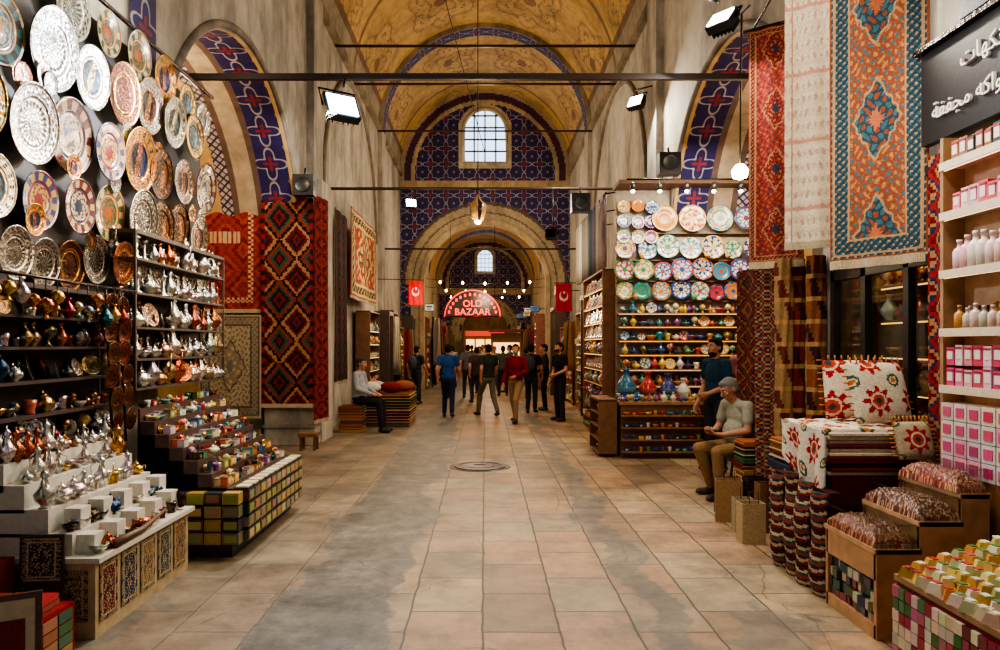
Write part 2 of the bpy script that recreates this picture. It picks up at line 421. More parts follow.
def strip(cx,hw):
    dx=mth('ABSOLUTE',mth('ADD',mth('SUBTRACT',sx.outputs['X'],cx),off))
    return mth('MAXIMUM',mth('MINIMUM',mth('MULTIPLY',mth('SUBTRACT',hw,dx),26.0),1.0),0.0)
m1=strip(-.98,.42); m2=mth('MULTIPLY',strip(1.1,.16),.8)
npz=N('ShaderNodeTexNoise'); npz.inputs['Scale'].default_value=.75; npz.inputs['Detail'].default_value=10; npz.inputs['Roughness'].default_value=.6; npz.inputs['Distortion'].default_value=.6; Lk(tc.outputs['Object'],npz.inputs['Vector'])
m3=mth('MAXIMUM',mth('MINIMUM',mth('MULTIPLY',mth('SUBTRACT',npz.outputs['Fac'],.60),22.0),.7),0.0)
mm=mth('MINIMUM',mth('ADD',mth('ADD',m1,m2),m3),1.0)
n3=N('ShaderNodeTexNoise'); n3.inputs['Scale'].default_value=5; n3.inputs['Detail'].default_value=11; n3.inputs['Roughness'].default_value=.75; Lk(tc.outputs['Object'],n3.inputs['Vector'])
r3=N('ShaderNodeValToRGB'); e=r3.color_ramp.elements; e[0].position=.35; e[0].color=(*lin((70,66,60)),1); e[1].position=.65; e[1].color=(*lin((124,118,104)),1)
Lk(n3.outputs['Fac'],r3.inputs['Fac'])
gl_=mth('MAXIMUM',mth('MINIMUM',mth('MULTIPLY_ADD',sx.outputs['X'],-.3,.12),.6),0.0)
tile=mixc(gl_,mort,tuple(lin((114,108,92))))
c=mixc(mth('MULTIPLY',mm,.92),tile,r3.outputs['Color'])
vo=N('ShaderNodeTexVoronoi'); vo.feature='DISTANCE_TO_EDGE'; vo.inputs['Scale'].default_value=.9
vd=N('ShaderNodeVectorMath'); vd.operation='MULTIPLY_ADD'; vd.inputs[1].default_value=(.5,.5,0); Lk(nw.outputs['Color'],vd.inputs[0]); Lk(tc.outputs['Object'],vd.inputs[2]); Lk(vd.outputs['Vector'],vo.inputs['Vector'])
ck=mth('MULTIPLY',mth('LESS_THAN',vo.outputs['Distance'],.004),mth('GREATER_THAN',npz.outputs['Fac'],.52)); c=mixc(mth('MULTIPLY',ck,.5),c,tuple(lin((56,48,40))))
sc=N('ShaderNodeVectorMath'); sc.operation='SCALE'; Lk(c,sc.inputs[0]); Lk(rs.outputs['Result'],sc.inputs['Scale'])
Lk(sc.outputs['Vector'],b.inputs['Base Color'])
rr=N('ShaderNodeMapRange'); rr.inputs['To Min'].default_value=.34; rr.inputs['To Max'].default_value=.7; Lk(n1.outputs['Fac'],rr.inputs['Value']); Lk(rr.outputs['Result'],b.inputs['Roughness'])
bp=N('ShaderNodeBump'); bp.inputs['Strength'].default_value=.45; bp.inputs['Distance'].default_value=.01
hh=mth('SUBTRACT',mth('MULTIPLY',n3.outputs['Fac'],.6),mth('MULTIPLY',br.outputs['Fac'],mth('SUBTRACT',1.0,mm)))
Lk(hh,bp.inputs['Height']); Lk(bp.outputs['Normal'],b.inputs['Normal'])
fl.data.materials.clear(); fl.data.materials.append(fm)
mb=MB(); mb.lathe([(0.001,.012),(.1,.012),(.1,.018),(.2,.018),(.2,.012),(.3,.012),(.3,.018),(.36,.018),(.37,.006),(.42,.006),(.43,0)],TR(-.07,10.1,0),lambda i,j:(40,34,28) if (i+j)%2 else (54,46,38),'plastic',32,1,False)
mb.build('manhole_cover')

# ------------------------------------------------------------ small goods
def item(mb,X,kind,s,col,mat):
    if kind=='teapot':
        mb.lathe([(.001,0),(.5,0),(.45,.12),(.9,.4),(1,.75),(.75,1.15),(.42,1.3),(.5,1.36),(.2,1.6),(.07,1.68),(.13,1.82),(.001,1.92)],X,col,mat,10,s)
        mb.tube([(.85*s,0,.6*s),(1.25*s,0,.8*s),(1.45*s,0,1.35*s)],[.2*s,.12*s,.07*s],col,mat,5,X)
        mb.tube([(-.8*s,0,1.1*s),(-1.35*s,0,1.1*s),(-1.4*s,0,.7*s),(-.9*s,0,.45*s)],.07*s,col,mat,5,X)
    elif kind=='ewer':
        mb.lathe([(.001,0),(.5,0),(.3,.2),(.75,.7),(.85,1.2),(.4,1.8),(.22,2.4),(.38,2.8),(.2,3.0),(.06,3.1),(.12,3.25),(.001,3.4)],X,col,mat,10,s)
        mb.tube([(.7*s,0,1.1*s),(1.05*s,0,1.6*s),(1.15*s,0,2.5*s)],[.15*s,.09*s,.05*s],col,mat,5,X)
        mb.tube([(-.3*s,0,2.6*s),(-1.*s,0,2.3*s),(-.95*s,0,1.4*s),(-.7*s,0,1.1*s)],.06*s,col,mat,5,X)
    elif kind=='cup':
        mb.lathe([(.001,0),(.45,0),(.5,.08),(.42,.3),(.55,.8),(.62,1.3),(.55,1.3),(.4,.4),(.001,.3)],X,col,mat,9,s)
    elif kind=='bowl':
        mb.lathe([(.001,0),(.4,0),(.45,.1),(.85,.5),(1,.85),(.94,.85),(.7,.45),(.001,.2)],X,lambda i,j:col if i in(0,5,6) or (i+j)%3 else tuple(k*.55+40 for k in col),mat,12,s)
    elif kind=='vase':
        mb.lathe([(.001,0),(.4,0),(.35,.1),(.8,.7),(.85,1.1),(.5,1.7),(.25,2.0),(.25,2.4),(.42,2.6),(.36,2.6),(.001,2.3)],X,lambda i,j:col if i not in(3,) else tuple(min(255,k*.7+60) for k in col),mat,14,s)
    elif kind=='bottle':
        mb.lathe([(.001,0),(.4,0),(.42,1.3),(.3,1.5),(.15,1.6),(.15,1.9),(.18,1.9),(.18,2.1),(.001,2.1)],X,col,mat,8,s)
    elif kind=='candle':
        mb.lathe([(.001,0),(.6,0),(.55,.1),(.15,.3),(.25,.6),(.12,.8),(.2,1.3),(.12,1.6),(.4,1.9),(.35,2.0),(.15,2.0),(.12,2.9),(.001,3.0)],X,col,mat,9,s)
    elif kind=='lamp':
        mb.lathe([(.001,0),(.5,0),(.2,.25),(.15,.6),(.6,.9),(.8,1.4),(.55,1.9),(.2,2.1),(.001,2.2)],X,lambda i,j:col if (i+j)%3 else (200,160,76),mat,10,s)
    elif kind=='dish':
        plate(mb,X@TR(0,.02,s*1.1,0,pi/2-.25),s*2.2,('metal',col,tuple(k*.5 for k in col),tuple(min(255,k*1.15) for k in col)),18)
    elif kind=='box':
        w=s; mb.box((0,0,w*.5),(w*1.5,w*1.0,w),col,mat,X); mb.box((0,0,w*1.04),(w*1.54,w*1.04,w*.1),tuple(k*.6 for k in col),mat,X); mb.box((0,-w*.505,w*.5),(w*.7,.004,w*.5),(200,182,140),mat,X)
def plate(mb,X,D,style,seg=28):
    r=D/2; k=style[0]; c1,c2,c3=style[1:4]
    if k in('metal','scene','enamel'):
        P=[(.001,.03),(.08,.025),(.16,.03),(.24,.02),(.32,.025),(.40,.02),(.48,.025),(.53,.05),(.57,.03),(.62,.05),(.67,.075),(.72,.06),(.77,.09),(.82,.075),(.87,.10),(.92,.09),(.96,.125),(1.0,.12),(.98,.08),(.5,-.02),(.001,-.02)]
        prof=[(a*r,b*r*.9) for a,b in P]; ph=R.randrange(5)
        def col(i,j):
            if i>=16: return c1
            if i in (7,9,15): return c3
            if k=='metal':
                if i<7: return c2 if ((i*5+j*(2+ph%2)+ph)%6)<3 else c1
                return c2 if (j+i//2)%2 and i%2 else c1
            if k=='enamel':
                if i<3: return c3
                if i<7: return c2 if (j//2+i)%3 else c3
                return c2 if (j//2)%2 and i>9 else c1
            if i<7:
                a=2*pi*(j+.5)/seg; y=(i+.5)/7*math.sin(a); x=(i+.5)/7*math.cos(a)
                if y>.1+.25*abs(math.sin(x*6+ph)): return c2
                if y>-.25: return c3 if (j+i)%2 else tuple(q*.6 for q in c2)
                return tuple(q*.45 for q in c2)
            return c2 if (j%3==0 and i%2) else c1
    else:
        P=[(.001,.02),(.10,.02),(.22,.02),(.34,.02),(.46,.02),(.56,.03),(.62,.06),(.70,.09),(.78,.10),(.87,.115),(.95,.125),(1.0,.12),(.98,.09),(.5,-.02),(.001,-.02)]
        prof=[(a*r,b*r*.9) for a,b in P]; q_=R.choice([3,4,5]); ph=R.randrange(3)
        def col(i,j):
            if i>=11: return c1
            if i<2: return c3
            if i<5: return c2 if (j+ph)%q_<q_//2 else c1
            if i in (5,10): return c3
            if i<8: return c1 if j%3 else c2
            return c2 if (j//2)%2 else (c3 if ph else c1)
    mb.lathe(prof,X,col,{'metal':'metal','scene':'metal','enamel':'ceramic'}.get(k,'ceramic'),seg,1.0,True)
COP=(168,92,58); GLD=(196,148,62); SIL=(186,184,178); DSIL=(104,102,98); BRZ=(112,64,40)
S2=(156,152,144)
PST=[('metal',COP,(84,40,26),GLD),('metal',S2,(74,70,66),SIL),('metal',BRZ,(60,30,22),GLD),('scene',SIL,(44,54,66),(150,120,76)),('metal',S2,(56,54,52),SIL),
     ('scene',SIL,(40,74,84),(180,160,120)),('metal',S2,(50,66,54),(170,170,146)),('scene',(92,60,34),(150,94,40),(30,26,26)),('scene',GLD,(30,44,80),(196,120,70)),('metal',SIL,(86,82,76),(90,82,74)),('scene',S2,(36,56,46),(206,190,150)),
     ('scene',S2,(70,40,30),(176,120,70)),('enamel',(40,60,110),(190,160,90),(150,44,40)),('enamel',(36,34,40),(40,110,120),(196,150,70)),('enamel',(110,40,34),(200,170,120),(34,50,80)),('scene',GLD,(60,100,130),(40,60,40)),('enamel',(176,160,120),(60,84,60),(150,80,40))]
def uprightX(x,y,z,tilt=0):
    return Matrix.Translation((x,y,z))@Matrix.Rotation(pi/2+tilt,4,'Y')@Matrix.Rotation(R.uniform(-.3,.3),4,'Z')
mb=MB()
mb.box((-3.08,5.8,3.1),(.05,3.9,2.3),(34,28,26),'wood')
row=[(3.72,.52),(3.2,.52),(2.7,.47),(2.29,.36)]
for k,(z,D) in enumerate(row):
    y=4.0+ (k%2)*.22
    while y<7.75:
        d=D*R.uniform(.84,1.10); zz=z+(y-5)*.05+R.uniform(-.04,.04)
        st=PST[R.randrange(len(PST))] if k<3 else PST[R.choice([1,2,4,0,9])]
        plate(mb,uprightX(-3.01+R.uniform(0,.07),y+R.uniform(-.03,.03),zz,R.uniform(.03,.12)),d,st,44); y+=D*.92
for (y,z,D) in ((6.2,4.18,.42),(6.7,4.16,.44),(7.2,4.1,.40),(5.7,4.16,.36),(5.2,4.12,.44),(7.6,4.06,.36)):
    plate(mb,uprightX(-2.98,y,z,.06),D,PST[R.randrange(len(PST))],36)
for i in range(14):
    plate(mb,uprightX(-2.95,R.uniform(4.3,7.6),R.choice([2.98,3.46,2.5])+R.uniform(-.05,.05),.08),R.uniform(.15,.22),PST[R.randrange(len(PST))],24)
mb.tube([(-2.98,3.6,4.36),(-2.98,7.9,4.4)],.02,(50,42,36),'metal',8)
for y in (4.2,5.4,6.6,7.7): mb.tube([(-2.98,y,4.38),(-3.12,y,4.5)],.012,(50,42,36),'metal',6)
mb.build('decorative_plate_display')
def frame(along,nrm,org):
    a=Vector(along).normalized(); n=Vector(nrm).normalized()
    return Matrix(((a.x,-n.x,0,org[0]),(a.y,-n.y,0,org[1]),(0,0,1,org[2]),(0,0,0,1)))
def shelves(name,org,along,nrm,length,depth,zs,kinds,sizes,cols,mat,board=(150,110,70),back=(60,48,40),gap=2.3,ztop=None,parent=None,lights=False,mats=None,open_=False,rows=None,var=.15,lw=(255,196,120)):
    mb=MB(); X=frame(along,nrm,org); zt=ztop or zs[-1]+.4
    mb.box((length/2,depth-.01,zt/2+zs[0]/2),(length,.02,zt-zs[0]),back,'wood',X)
    for e in (0,length):
        if open_:
            for dd in (.01,depth-.02): mb.box((e,dd,(zs[0]+zt)/2),(.02,.02,zt-zs[0]),board,'wood',X)
        else: mb.box((e,depth/2,(zs[0]+zt)/2),(.03,depth,zt-zs[0]),board,'wood',X)
    mb.box((length/2,depth/2,zt),(length+.03,depth,.03),board,'wood',X)
    for i,z in enumerate(zs):
        mb.box((length/2,depth/2,z),(length,depth,.018),board,'wood',X)
        if lights: mb.box((length/2,.03,z-.015),(length,.012,.01),lw,'glow',X)
        k=kinds[i%len(kinds)]; s=sizes[i%len(sizes)]
        rw_=rows or (2 if depth>.28 else 1)
        for rw in range(rw_):
            x=s*gap*.5
            while x<length-s*.6:
                kk=k if isinstance(k,str) else R.choice(k)
                c=jit(R.choice(cols),16); m=mat if mats is None else R.choice(mats); ss=s*R.uniform(1-var,1+var)
                yy=depth*(.5 if rw_==1 else .2+.6*rw/(rw_-1))
                if kk=='plate': plate(mb,X@TR(x,yy,z+ss*1.0,0,pi/2-.2),ss*2,('flower',jit((206,200,186),12),c,jit(R.choice(cols))),18)
                else: item(mb,X@TR(x,yy+R.uniform(-.015,.015),z+.01,R.uniform(-.9,.9)),kk,ss,c,m)
                x+=ss*gap*R.uniform(.88,1.12)
    return mb.build(name,parent)
MIX=[(160,130,86),(120,46,40),(46,70,90),(180,170,150),(90,60,40),(160,120,50),SIL,SIL,SIL,DSIL,COP]
shelves('glassware_shelf',(-2.88,5.7,0),(0,-1,0),(1,0,0),2.4,.19,[1.04,1.24,1.46,1.68,1.88],[['lamp','teapot','dish'],['cup','bowl','lamp','teapot'],['dish','teapot','ewer'],['lamp','cup','vase'],['cup','dish']],[.065,.06,.06,.06,.05],MIX,'ceramic',(60,46,36),(36,30,28),1.9,2.08,mats=['ceramic','metal','metal'],open_=True,var=.35)
mb=MB()
for i in range(6):
    for j in range(2):
        plate(mb,uprightX(-2.80+R.uniform(0,.03),5.35+j*.2+.02*i,1.98-.17*i,.1),R.uniform(.15,.22),('metal',jit((130,74,48)),(56,32,24),(150,100,64)),18)
for y in (5.35,5.55): mb.tube([(-2.81,y,2.12),(-2.81,y+.1,.95)],.01,(50,42,36))
mb.build('hanging_copper_pans')
mb=MB()
mb.tube([(-2.76,3.7,2.12),(-2.76,5.7,2.12)],.012,(60,50,44))
for i in range(15):
    y=3.82+i*.12; L_=R.uniform(.03,.16); s_=R.uniform(.045,.065); mb.tube([(-2.76,y,2.12),(-2.76,y,2.12-L_)],.004,(70,60,50))
    item(mb,TR(-2.76,y,2.12-L_-2.2*s_),R.choice(['lamp','lamp','vase']),s_,jit(R.choice([GLD,COP,(60,90,110),(130,40,36),SIL])),'metal')
for y in (3.7,5.7): mb.tube([(-2.76,y,2.12),(-2.9,y,2.12)],.01,(60,50,44))
mb.build('hanging_brass_lanterns')
shelves('silverware_shelf',(-2.80,7.75,0),(0,-1,0),(1,0,0),1.95,.28,[1.34,1.58,1.84,2.12,2.4],[['teapot','ewer','dish'],['teapot','bowl','ewer'],['teapot','ewer','dish'],['ewer','candle','teapot'],['ewer','candle','vase']],[.085,.08,.075,.075,.075],[SIL,SIL,SIL,(220,216,206),COP,(170,140,110)],'metal',(66,54,44),(44,36,32),1.7,2.62,mats=['metal'],open_=True,rows=2,var=.35)
def carpet_panel(mb,x,y,z0,w,h,seed,nx=1):
    pal=[(104,36,34),(40,54,80),(140,116,76),(60,74,74),(130,96,56),(84,66,84)][seed%6]
    cfn=persian(pal,[(176,150,110),(60,50,60)],tuple(k*.6 for k in pal),(180,160,124),h/w,seed,True,.14)
    if nx: mb.grid(lambda u,v:np.stack([np.full_like(u,x),y+(u-.5)*w*nx,z0+v*h],1),24,40,cfn,'cloth')
    else: mb.grid(lambda u,v:np.stack([x+(u-.5)*w,np.full_like(u,y),z0+v*h],1),24,40,cfn,'cloth')
def scatter(mb,x0,x1,y0,y1,z,nx,ny,kinds,s,cols,mats):
    for i in range(nx):
        for j in range(ny):
            x=x0+(x1-x0)*(i+.5)/nx+R.uniform(-.015,.015); y=y0+(y1-y0)*(j+.5)/ny+R.uniform(-.03,.03)
            item(mb,TR(x,y,z,R.uniform(-3,3)),R.choice(kinds),s*R.uniform(.7,1.25),jit(R.choice(cols),14),R.choice(mats))
cnt=empty('silverware_counter')
mb=MB(); WH=(206,200,184)
mb.box((-2.57,4.82,.225),(.64,1.3,.45),(180,158,120),'wood'); mb.box((-2.56,4.82,.46),(.7,1.36,.03),WH,'plastic')
st_=[(-2.40,.60),(-2.54,.74),(-2.68,.88),(-2.80,1.0)]
for x,z in st_: mb.box(((x-2.86)/2,4.84,z-.08),(x+2.86,1.28,.16),WH,'plastic')
for i in range(5): mb.box((-2.36,4.30+i*.26,.53),(.13,.11,.11+.02*i),(212,206,190),'plastic')
for i in range(5): mb.box((-2.46,4.36+i*.26,.66),(.1,.11,.13),(212,206,190),'plastic')
for i in range(5): carpet_panel(mb,-2.243,4.31+i*.25,.08,.2,.34,i)
for i in range(2): carpet_panel(mb,-2.40-i*.28,4.165,.1,.22,.3,i+2,0)
mb.build('stepped_base',cnt)
mb=MB()
SW=(214,212,206)
scatter(mb,-2.33,-2.23,4.2,5.45,.475,1,10,['bowl','cup','teapot','dish'],.052,[(90,56,40),SW,(70,60,60),COP],['metal'])
scatter(mb,-2.5,-2.4,4.2,5.45,.60,1,11,['teapot','bowl'],.062,[SW,SW,(80,62,52),COP,(60,80,110)],['metal'])
scatter(mb,-2.64,-2.54,4.2,5.45,.74,1,10,['teapot','teapot','cup','ewer'],.064,[SW,SW,SIL,GLD],['metal'])
scatter(mb,-2.78,-2.68,4.2,5.45,.88,1,11,['teapot','bowl','ewer'],.06,[GLD,SW,SW,SIL],['metal'])
scatter(mb,-2.86,-2.8,4.2,5.45,1.0,1,12,['ewer','teapot'],.055,[SW,SIL,SIL,COP],['metal'])
mb.tube([(-2.235,4.35,.50),(-2.23,4.7,.50),(-2.235,5.05,.55)],[.03,.022,.008],(96,64,36),'wood',8)
mb.build('tableware',cnt)
mb=MB()
mb.box((-2.46,3.86,.14),(.36,.30,.28),(140,30,28),'cloth')
for i in range(3):
    for j in range(3): mb.box((-2.34-j*.12,3.80+R.uniform(-.01,.01),.295+i*.032),(.11,.15,.028),jit(R.choice([(170,34,32),(50,100,64),(180,140,90),(150,40,40)])),'plastic')
for i in range(3):
    for k in range(4): mb.box((-2.58+i*.12,3.706,.035+k*.065),(.105,.006,.055),jit(R.choice([(150,110,70),(180,44,40),(54,100,64)]),20),'plastic')
for j in range(2):
    for k in range(4): mb.box((-2.277,3.78+j*.14,.035+k*.065),(.006,.125,.055),jit(R.choice([(150,110,70),(180,44,40),(54,100,64)]),20),'plastic')
mb.build('boxed_souvenirs')
mb=MB()
mb.box((-2.82,3.9,.25),(.3,.4,.5),(100,28,28),'cloth')
for i in range(5): mb.box((-2.80+R.uniform(-.01,.01),3.84,.52+i*.035),(.16,.2,.03),jit((140,60,50),40),'plastic')
mb.build('souvenir_box_stack')
mb=MB(); X=TR(-2.52,4.09,.0,.1,-.05)
mb.box((0,0,.48),(.24,.016,.28),(50,38,30),'wood',X); mb.box((0,.02,.17),(.2,.03,.34),(60,44,34),'wood',X)
mb2=MB(); carpet_panel(mb2,0,0,0,.21,.25,3,0)
for v in mb2.V: v[:,2]+=.355; v[:,1]-=.010
mb.add(np.concatenate(mb2.V),mb2.F,np.concatenate(mb2.C),'cloth',False,X)
mb.build('framed_tile_picture')
mb=MB(); X=TR(-2.3,3.5,0,.5,-.1)
mb.box((0,0,.24),(.26,.025,.48),(86,48,32),'wood',X); mb.box((0,-.014,.24),(.2,.01,.42),(176,156,126),'plastic',X); mb.box((0,-.02,.22),(.12,.006,.28),(110,44,38),'cloth',X)
mb.build('picture_frame')
# trinket bleachers
c2=empty('trinket_display')
mb=MB()
mb.box((-2.42,6.65,.06),(.8,1.75,.12),(36,30,28),'wood')
mb.box((-2.27,6.65,.33),(.5,1.74,.44),(50,36,30),'wood')
steps=[(-2.07-.115*i,.56+.105*i) for i in range(7)]
for x,z in steps: mb.box(((x-2.78)/2,6.65,z/2),(x+2.78,1.74,z),(70,46,38),'wood')
mb.build('stepped_base',c2)
mb=MB()
tin=[(44,56,44),(90,94,60),(40,44,50),(150,130,76),(90,44,32),(110,110,84),(160,130,66)]
for k in range(4):
    for i in range(11):
        c=jit(R.choice(tin)); y=5.88+i*.155; z=.13+k*.105
        mb.box((-1.96,y,z+.045),(.12,.14,.09),c,'plastic'); mb.box((-1.898,y,z+.045),(.006,.11,.06),jit((156,134,84),36),'plastic'); mb.box((-1.96,y,z+.088),(.124,.144,.012),(30,28,28),'plastic')
for k in range(4):
    for i in range(5):
        x=-2.0-i*.14; z=.13+k*.105
        mb.box((x,5.72,z+.045),(.13,.1,.09),jit(R.choice(tin)),'plastic'); mb.box((x,5.667,z+.045),(.1,.006,.06),jit((156,134,84),36),'plastic')
for i in range(11): mb.box((-1.96,5.88+i*.155,.556),(.10,.12,.012),jit((206,196,166),20),'plastic')
palette=[(160,40,38),(60,120,110),(200,160,60),(96,64,110),(220,200,160),(54,84,124),(190,90,44),(130,140,90),(216,210,196),(56,46,46),(206,180,130),(180,176,170)]
for n_,(x,z) in enumerate(steps):
    xs=[x-.035,x-.09] if n_<6 else [x-.02]
    for xx in xs:
        ny=20
        for j in range(ny):
            y=5.83+1.62*(j+.5)/ny+R.uniform(-.015,.015)
            kd=R.choice(['box','box','box','bowl','cup','teapot','lamp','dish'])
            item(mb,TR(xx,y,z,R.choice([pi/2,pi/2,R.uniform(0,3)])),kd,(.052 if kd=='box' else .038)*R.uniform(.75,1.3),jit(R.choice(palette),20),R.choice(['ceramic','plastic','plastic','metal']))
mb.build('trinkets',c2)

# ------------------------------------------------------------ left pier rugs
rug('hanging_kilim_rug',(-3.72,12.02),(-2.86,12.02),4.15,.72,kilim(1.5,5.0,[(34,26,30),(118,32,30),(34,26,30),(62,74,62),(136,52,40),(24,22,26),(166,124,86),(100,24,26)],5,(RED,BLK),.06),60,170)
rug('hanging_red_rug',(-2.84,12.0),(-2.72,12.55),4.2,.45,kilim(1,12,[DRED,(110,36,32),(136,44,36),(60,20,22)],4),20,100)
def lr(u,v):
    C=kilim(2,3,[(150,50,38),(130,40,32),(160,64,48),(110,32,28)],4)(u,v)
    e=np.minimum(np.minimum(u,1-u),np.minimum(v,1-v)*1.6)
    z=(np.abs(e-.13)<.035)&(((u*30).astype(int)+(v*48).astype(int))%2==0); C[z]=(200,168,132)
    z=(np.abs(v-.62)<.05)&(np.abs(u-.5)<.25)&((u*46).astype(int)%3!=0); C[z]=(200,168,132); return C
rug('hanging_patterned_rug',(-4.95,12.1),(-3.76,12.1),4.25,2.3,lr,70,90)
rug('standing_pale_rug',(-4.75,12.0),(-3.72,12.0),2.2,.5,persian((176,162,132),[(140,120,94),(110,110,102)],(140,130,110),(90,80,70),1.6,4),80,110,.01)
mb=MB(); mb.box((-3.3,12.4,.35),(.86,.4,.7),(206,200,186),'plaster'); mb.box((-3.3,12.17,.33),(.9,.04,.06),(170,160,144),'plaster'); mb.build('trim_pier_base',bevel=.01)
mb=MB(); mb.box((-4.3,11.7,.22),(1.2,.5,.44),(36,54,42),'wood'); mb.box((-4.3,11.7,.46),(1.24,.54,.05),(50,42,34),'wood'); mb.build('low_cabinet')
mb=MB(); mb.box((-2.98,13.05,2.3),(.26,.9,4.6),PL,'plaster'); mb.build('wall_pier_left')
mb=MB(); mb.box((-2.85,11.7,.25),(.3,.26,.06),(120,84,50),'wood')
for a in (-1,1):
    for b_ in (-1,1): mb.box((-2.85+a*.11,11.7+b_*.09,.11),(.04,.04,.22),(104,70,44),'wood')
mb.build('wooden_footstool')
rug('hanging_carpet_banner',(-2.8,15.0),(-2.8,18.6),4.6,2.75,persian((150,50,34),[(190,146,90),(80,96,60)],(60,64,50),(196,170,124),.8,8,True,.12),80,60,.02)
rug('hanging_dark_carpet',(-2.84,13.6),(-2.84,14.9),4.3,1.0,kilim(3,6,[BLK,(50,42,38),(80,36,30)],4),30,60,.02)
def stack(name,cx,cy,sx,sy,z0,z1,n,pal,parent=None):
    mb=MB(); h=(z1-z0)/n
    for i in range(n):
        mb.box((cx+R.uniform(-.02,.02),cy+R.uniform(-.02,.02),z0+h*(i+.5)),(sx*R.uniform(.93,1),sy*R.uniform(.95,1),h*.92),jit(R.choice(pal)),'cloth')
        mb.box((cx,cy,z0+h*(i+.5)),(sx*1.002,sy*1.002,h*.2),jit((160,130,90),30),'cloth')
    return mb.build(name,parent,bevel=.008)
RP=[DRED,(120,60,40),NAVY,(140,86,50),(96,30,30),(60,70,60),(150,120,80)]
stack('folded_rug_stack',-2.15,15.7,1.2,1.4,0,.68,11,RP)
stack('folded_rug_stack',-2.6,14.2,.45,.5,0,.52,9,RP)
mb=MB()
for i,(x,y,c) in enumerate(((-2.45,15.3,(216,210,196)),(-2.0,15.4,(120,38,34)),(-2.4,15.8,(190,184,174)),(-1.8,16.0,(150,90,60)))):
    mb.ell((x,y,.68+.12),(.25,.16,.12),c,'cloth',None,14,10)
mb.build('cushion_pile')
# ------------------------------------------------------------ ceramics shop
blue=[(44,84,146),(38,126,146),(30,56,116),(186,56,50),(60,130,84),(206,126,46),(114,56,114),(210,170,64)]
cs=empty('ceramics_stall'); YC=12.14
mb=MB()
mb.box((3.45,YC,2.15),(2.5,.06,4.3),(160,146,126),'wood')
mb.box((3.45,YC-.28,4.32),(2.6,.6,.06),(96,62,38),'wood')
def ptile(x,z,D):
    c=R.choice(blue); c3=R.choice(blue)
    plate(mb,Matrix.Translation((x,YC-.14-R.uniform(0,.05),z))@Matrix.Rotation(pi/2-.12,4,'X')@Matrix.Rotation(R.uniform(0,3),4,'Z'),D,('flower',jit(R.choice([(216,210,196),(190,206,210),(220,204,160),c]),10),c,c3),26)
for x,D in ((2.98,.44),(3.44,.46),(3.9,.45),(4.32,.4)): ptile(x,3.8,D)
for z in (4.0,3.75,3.5):
    for x in (2.3,2.54,2.76): ptile(x,z+R.uniform(-.02,.02),.23)
for z,D,st in ((3.3,.36,.35),(2.94,.35,.33),(2.6,.32,.30)):
    x=2.32
    while x<4.62:
        d=D*R.uniform(.8,1.12); ptile(x,z-(D-d)*.5+R.uniform(-.01,.01),d); x+=st*R.uniform(.9,1.1)
        if R.random()<.3: item(mb,TR(x-.14,YC-.33,z-D*.5,0),R.choice(['vase','bowl']),.05,jit(R.choice(blue)),'ceramic')
for n_,(z,dp) in enumerate(((2.22,.26),(2.0,.28),(1.77,.30),(1.54,.36),(1.30,.44),(1.04,.52),(.80,.60))):
    mb.box((3.45,YC-dp/2,z),(2.5,dp,.02),(140,92,52),'wood')
    mb.box((3.45,YC-dp-.005,z-.014),(2.5,.012,.012),(255,196,120),'glowlo')
    for rw in (0,1,2)[:2+(n_>3)]:
        x=2.3
        while x<4.65:
            k=R.choice(['vase','bowl','teapot','cup','vase','lamp','dishc']); s={'vase':.066,'bowl':.08,'teapot':.07,'cup':.085,'lamp':.07,'dishc':.09}[k]*R.uniform(.75,1.2)
            yy=YC-dp+.08+.12*rw; cc=jit(R.choice(blue+[(216,210,194),(30,134,146)]),15)
            if k=='dishc': plate(mb,TR(x,yy,z+s,0,pi/2-.2),s*2,('flower',(210,204,190),cc,jit(R.choice(blue))),18)
            else: item(mb,TR(x,yy,z+.012,R.uniform(-1,1)),k,s,cc,'ceramic')
            x+=R.uniform(.12,.17)
for z in (3.56,3.11,2.76,2.43): mb.box((3.45,YC-.08,z),(2.5,.1,.02),(120,94,68),'wood')
mb.build('shelf_wall',cs)
mb=MB()
mb.box((2.65,11.2,.4),(1.2,.6,.8),(120,80,46),'wood'); mb.box((2.65,11.18,.82),(1.26,.66,.04),(160,122,78),'wood')
for r_ in range(4):
    x=2.08
    while x<3.25:
        item(mb,TR(x,10.94+r_*.15,.84,R.uniform(-1,1)),R.choice(['bowl','bowl','cup','teapot','lamp','vase']),R.uniform(.04,.07),jit(R.choice(blue+[(206,200,184)]),15),'ceramic'); x+=R.uniform(.09,.14)
for r_ in range(4):
    mb.box((2.65,10.82,.1+r_*.18),(1.22,.14,.02),(140,100,60),'wood')
    for i in range(11):
        item(mb,TR(2.12+i*.108,10.82,.11+r_*.18),R.choice(['bowl','box','cup']),.05,jit(R.choice(blue+[(216,210,194),(180,50,44)]),15),'ceramic')
mb.build('front_counter',cs)
mb=MB()
for x,s,c in ((2.22,.19,(30,100,130)),(2.56,.17,(170,36,34)),(2.88,.16,(30,56,120)),(3.12,.13,(210,206,196))): item(mb,TR(x,11.36,.84),'vase',s,c,'ceramic')
mb.build('large_vases',cs)
mb=MB()
mb.box((3.75,11.2,.4),(.8,.5,.02),(130,90,54),'wood'); mb.box((3.75,11.2,.9),(.8,.5,.03),(130,90,54),'wood')
for e in (3.36,4.14): mb.box((e,11.2,.45),(.03,.5,.9),(130,90,54),'wood')
for k in range(5): item(mb,TR(3.46+k*.15,11.05,.92),R.choice(['vase','teapot','bowl']),.07,jit(R.choice(blue),15),'ceramic')
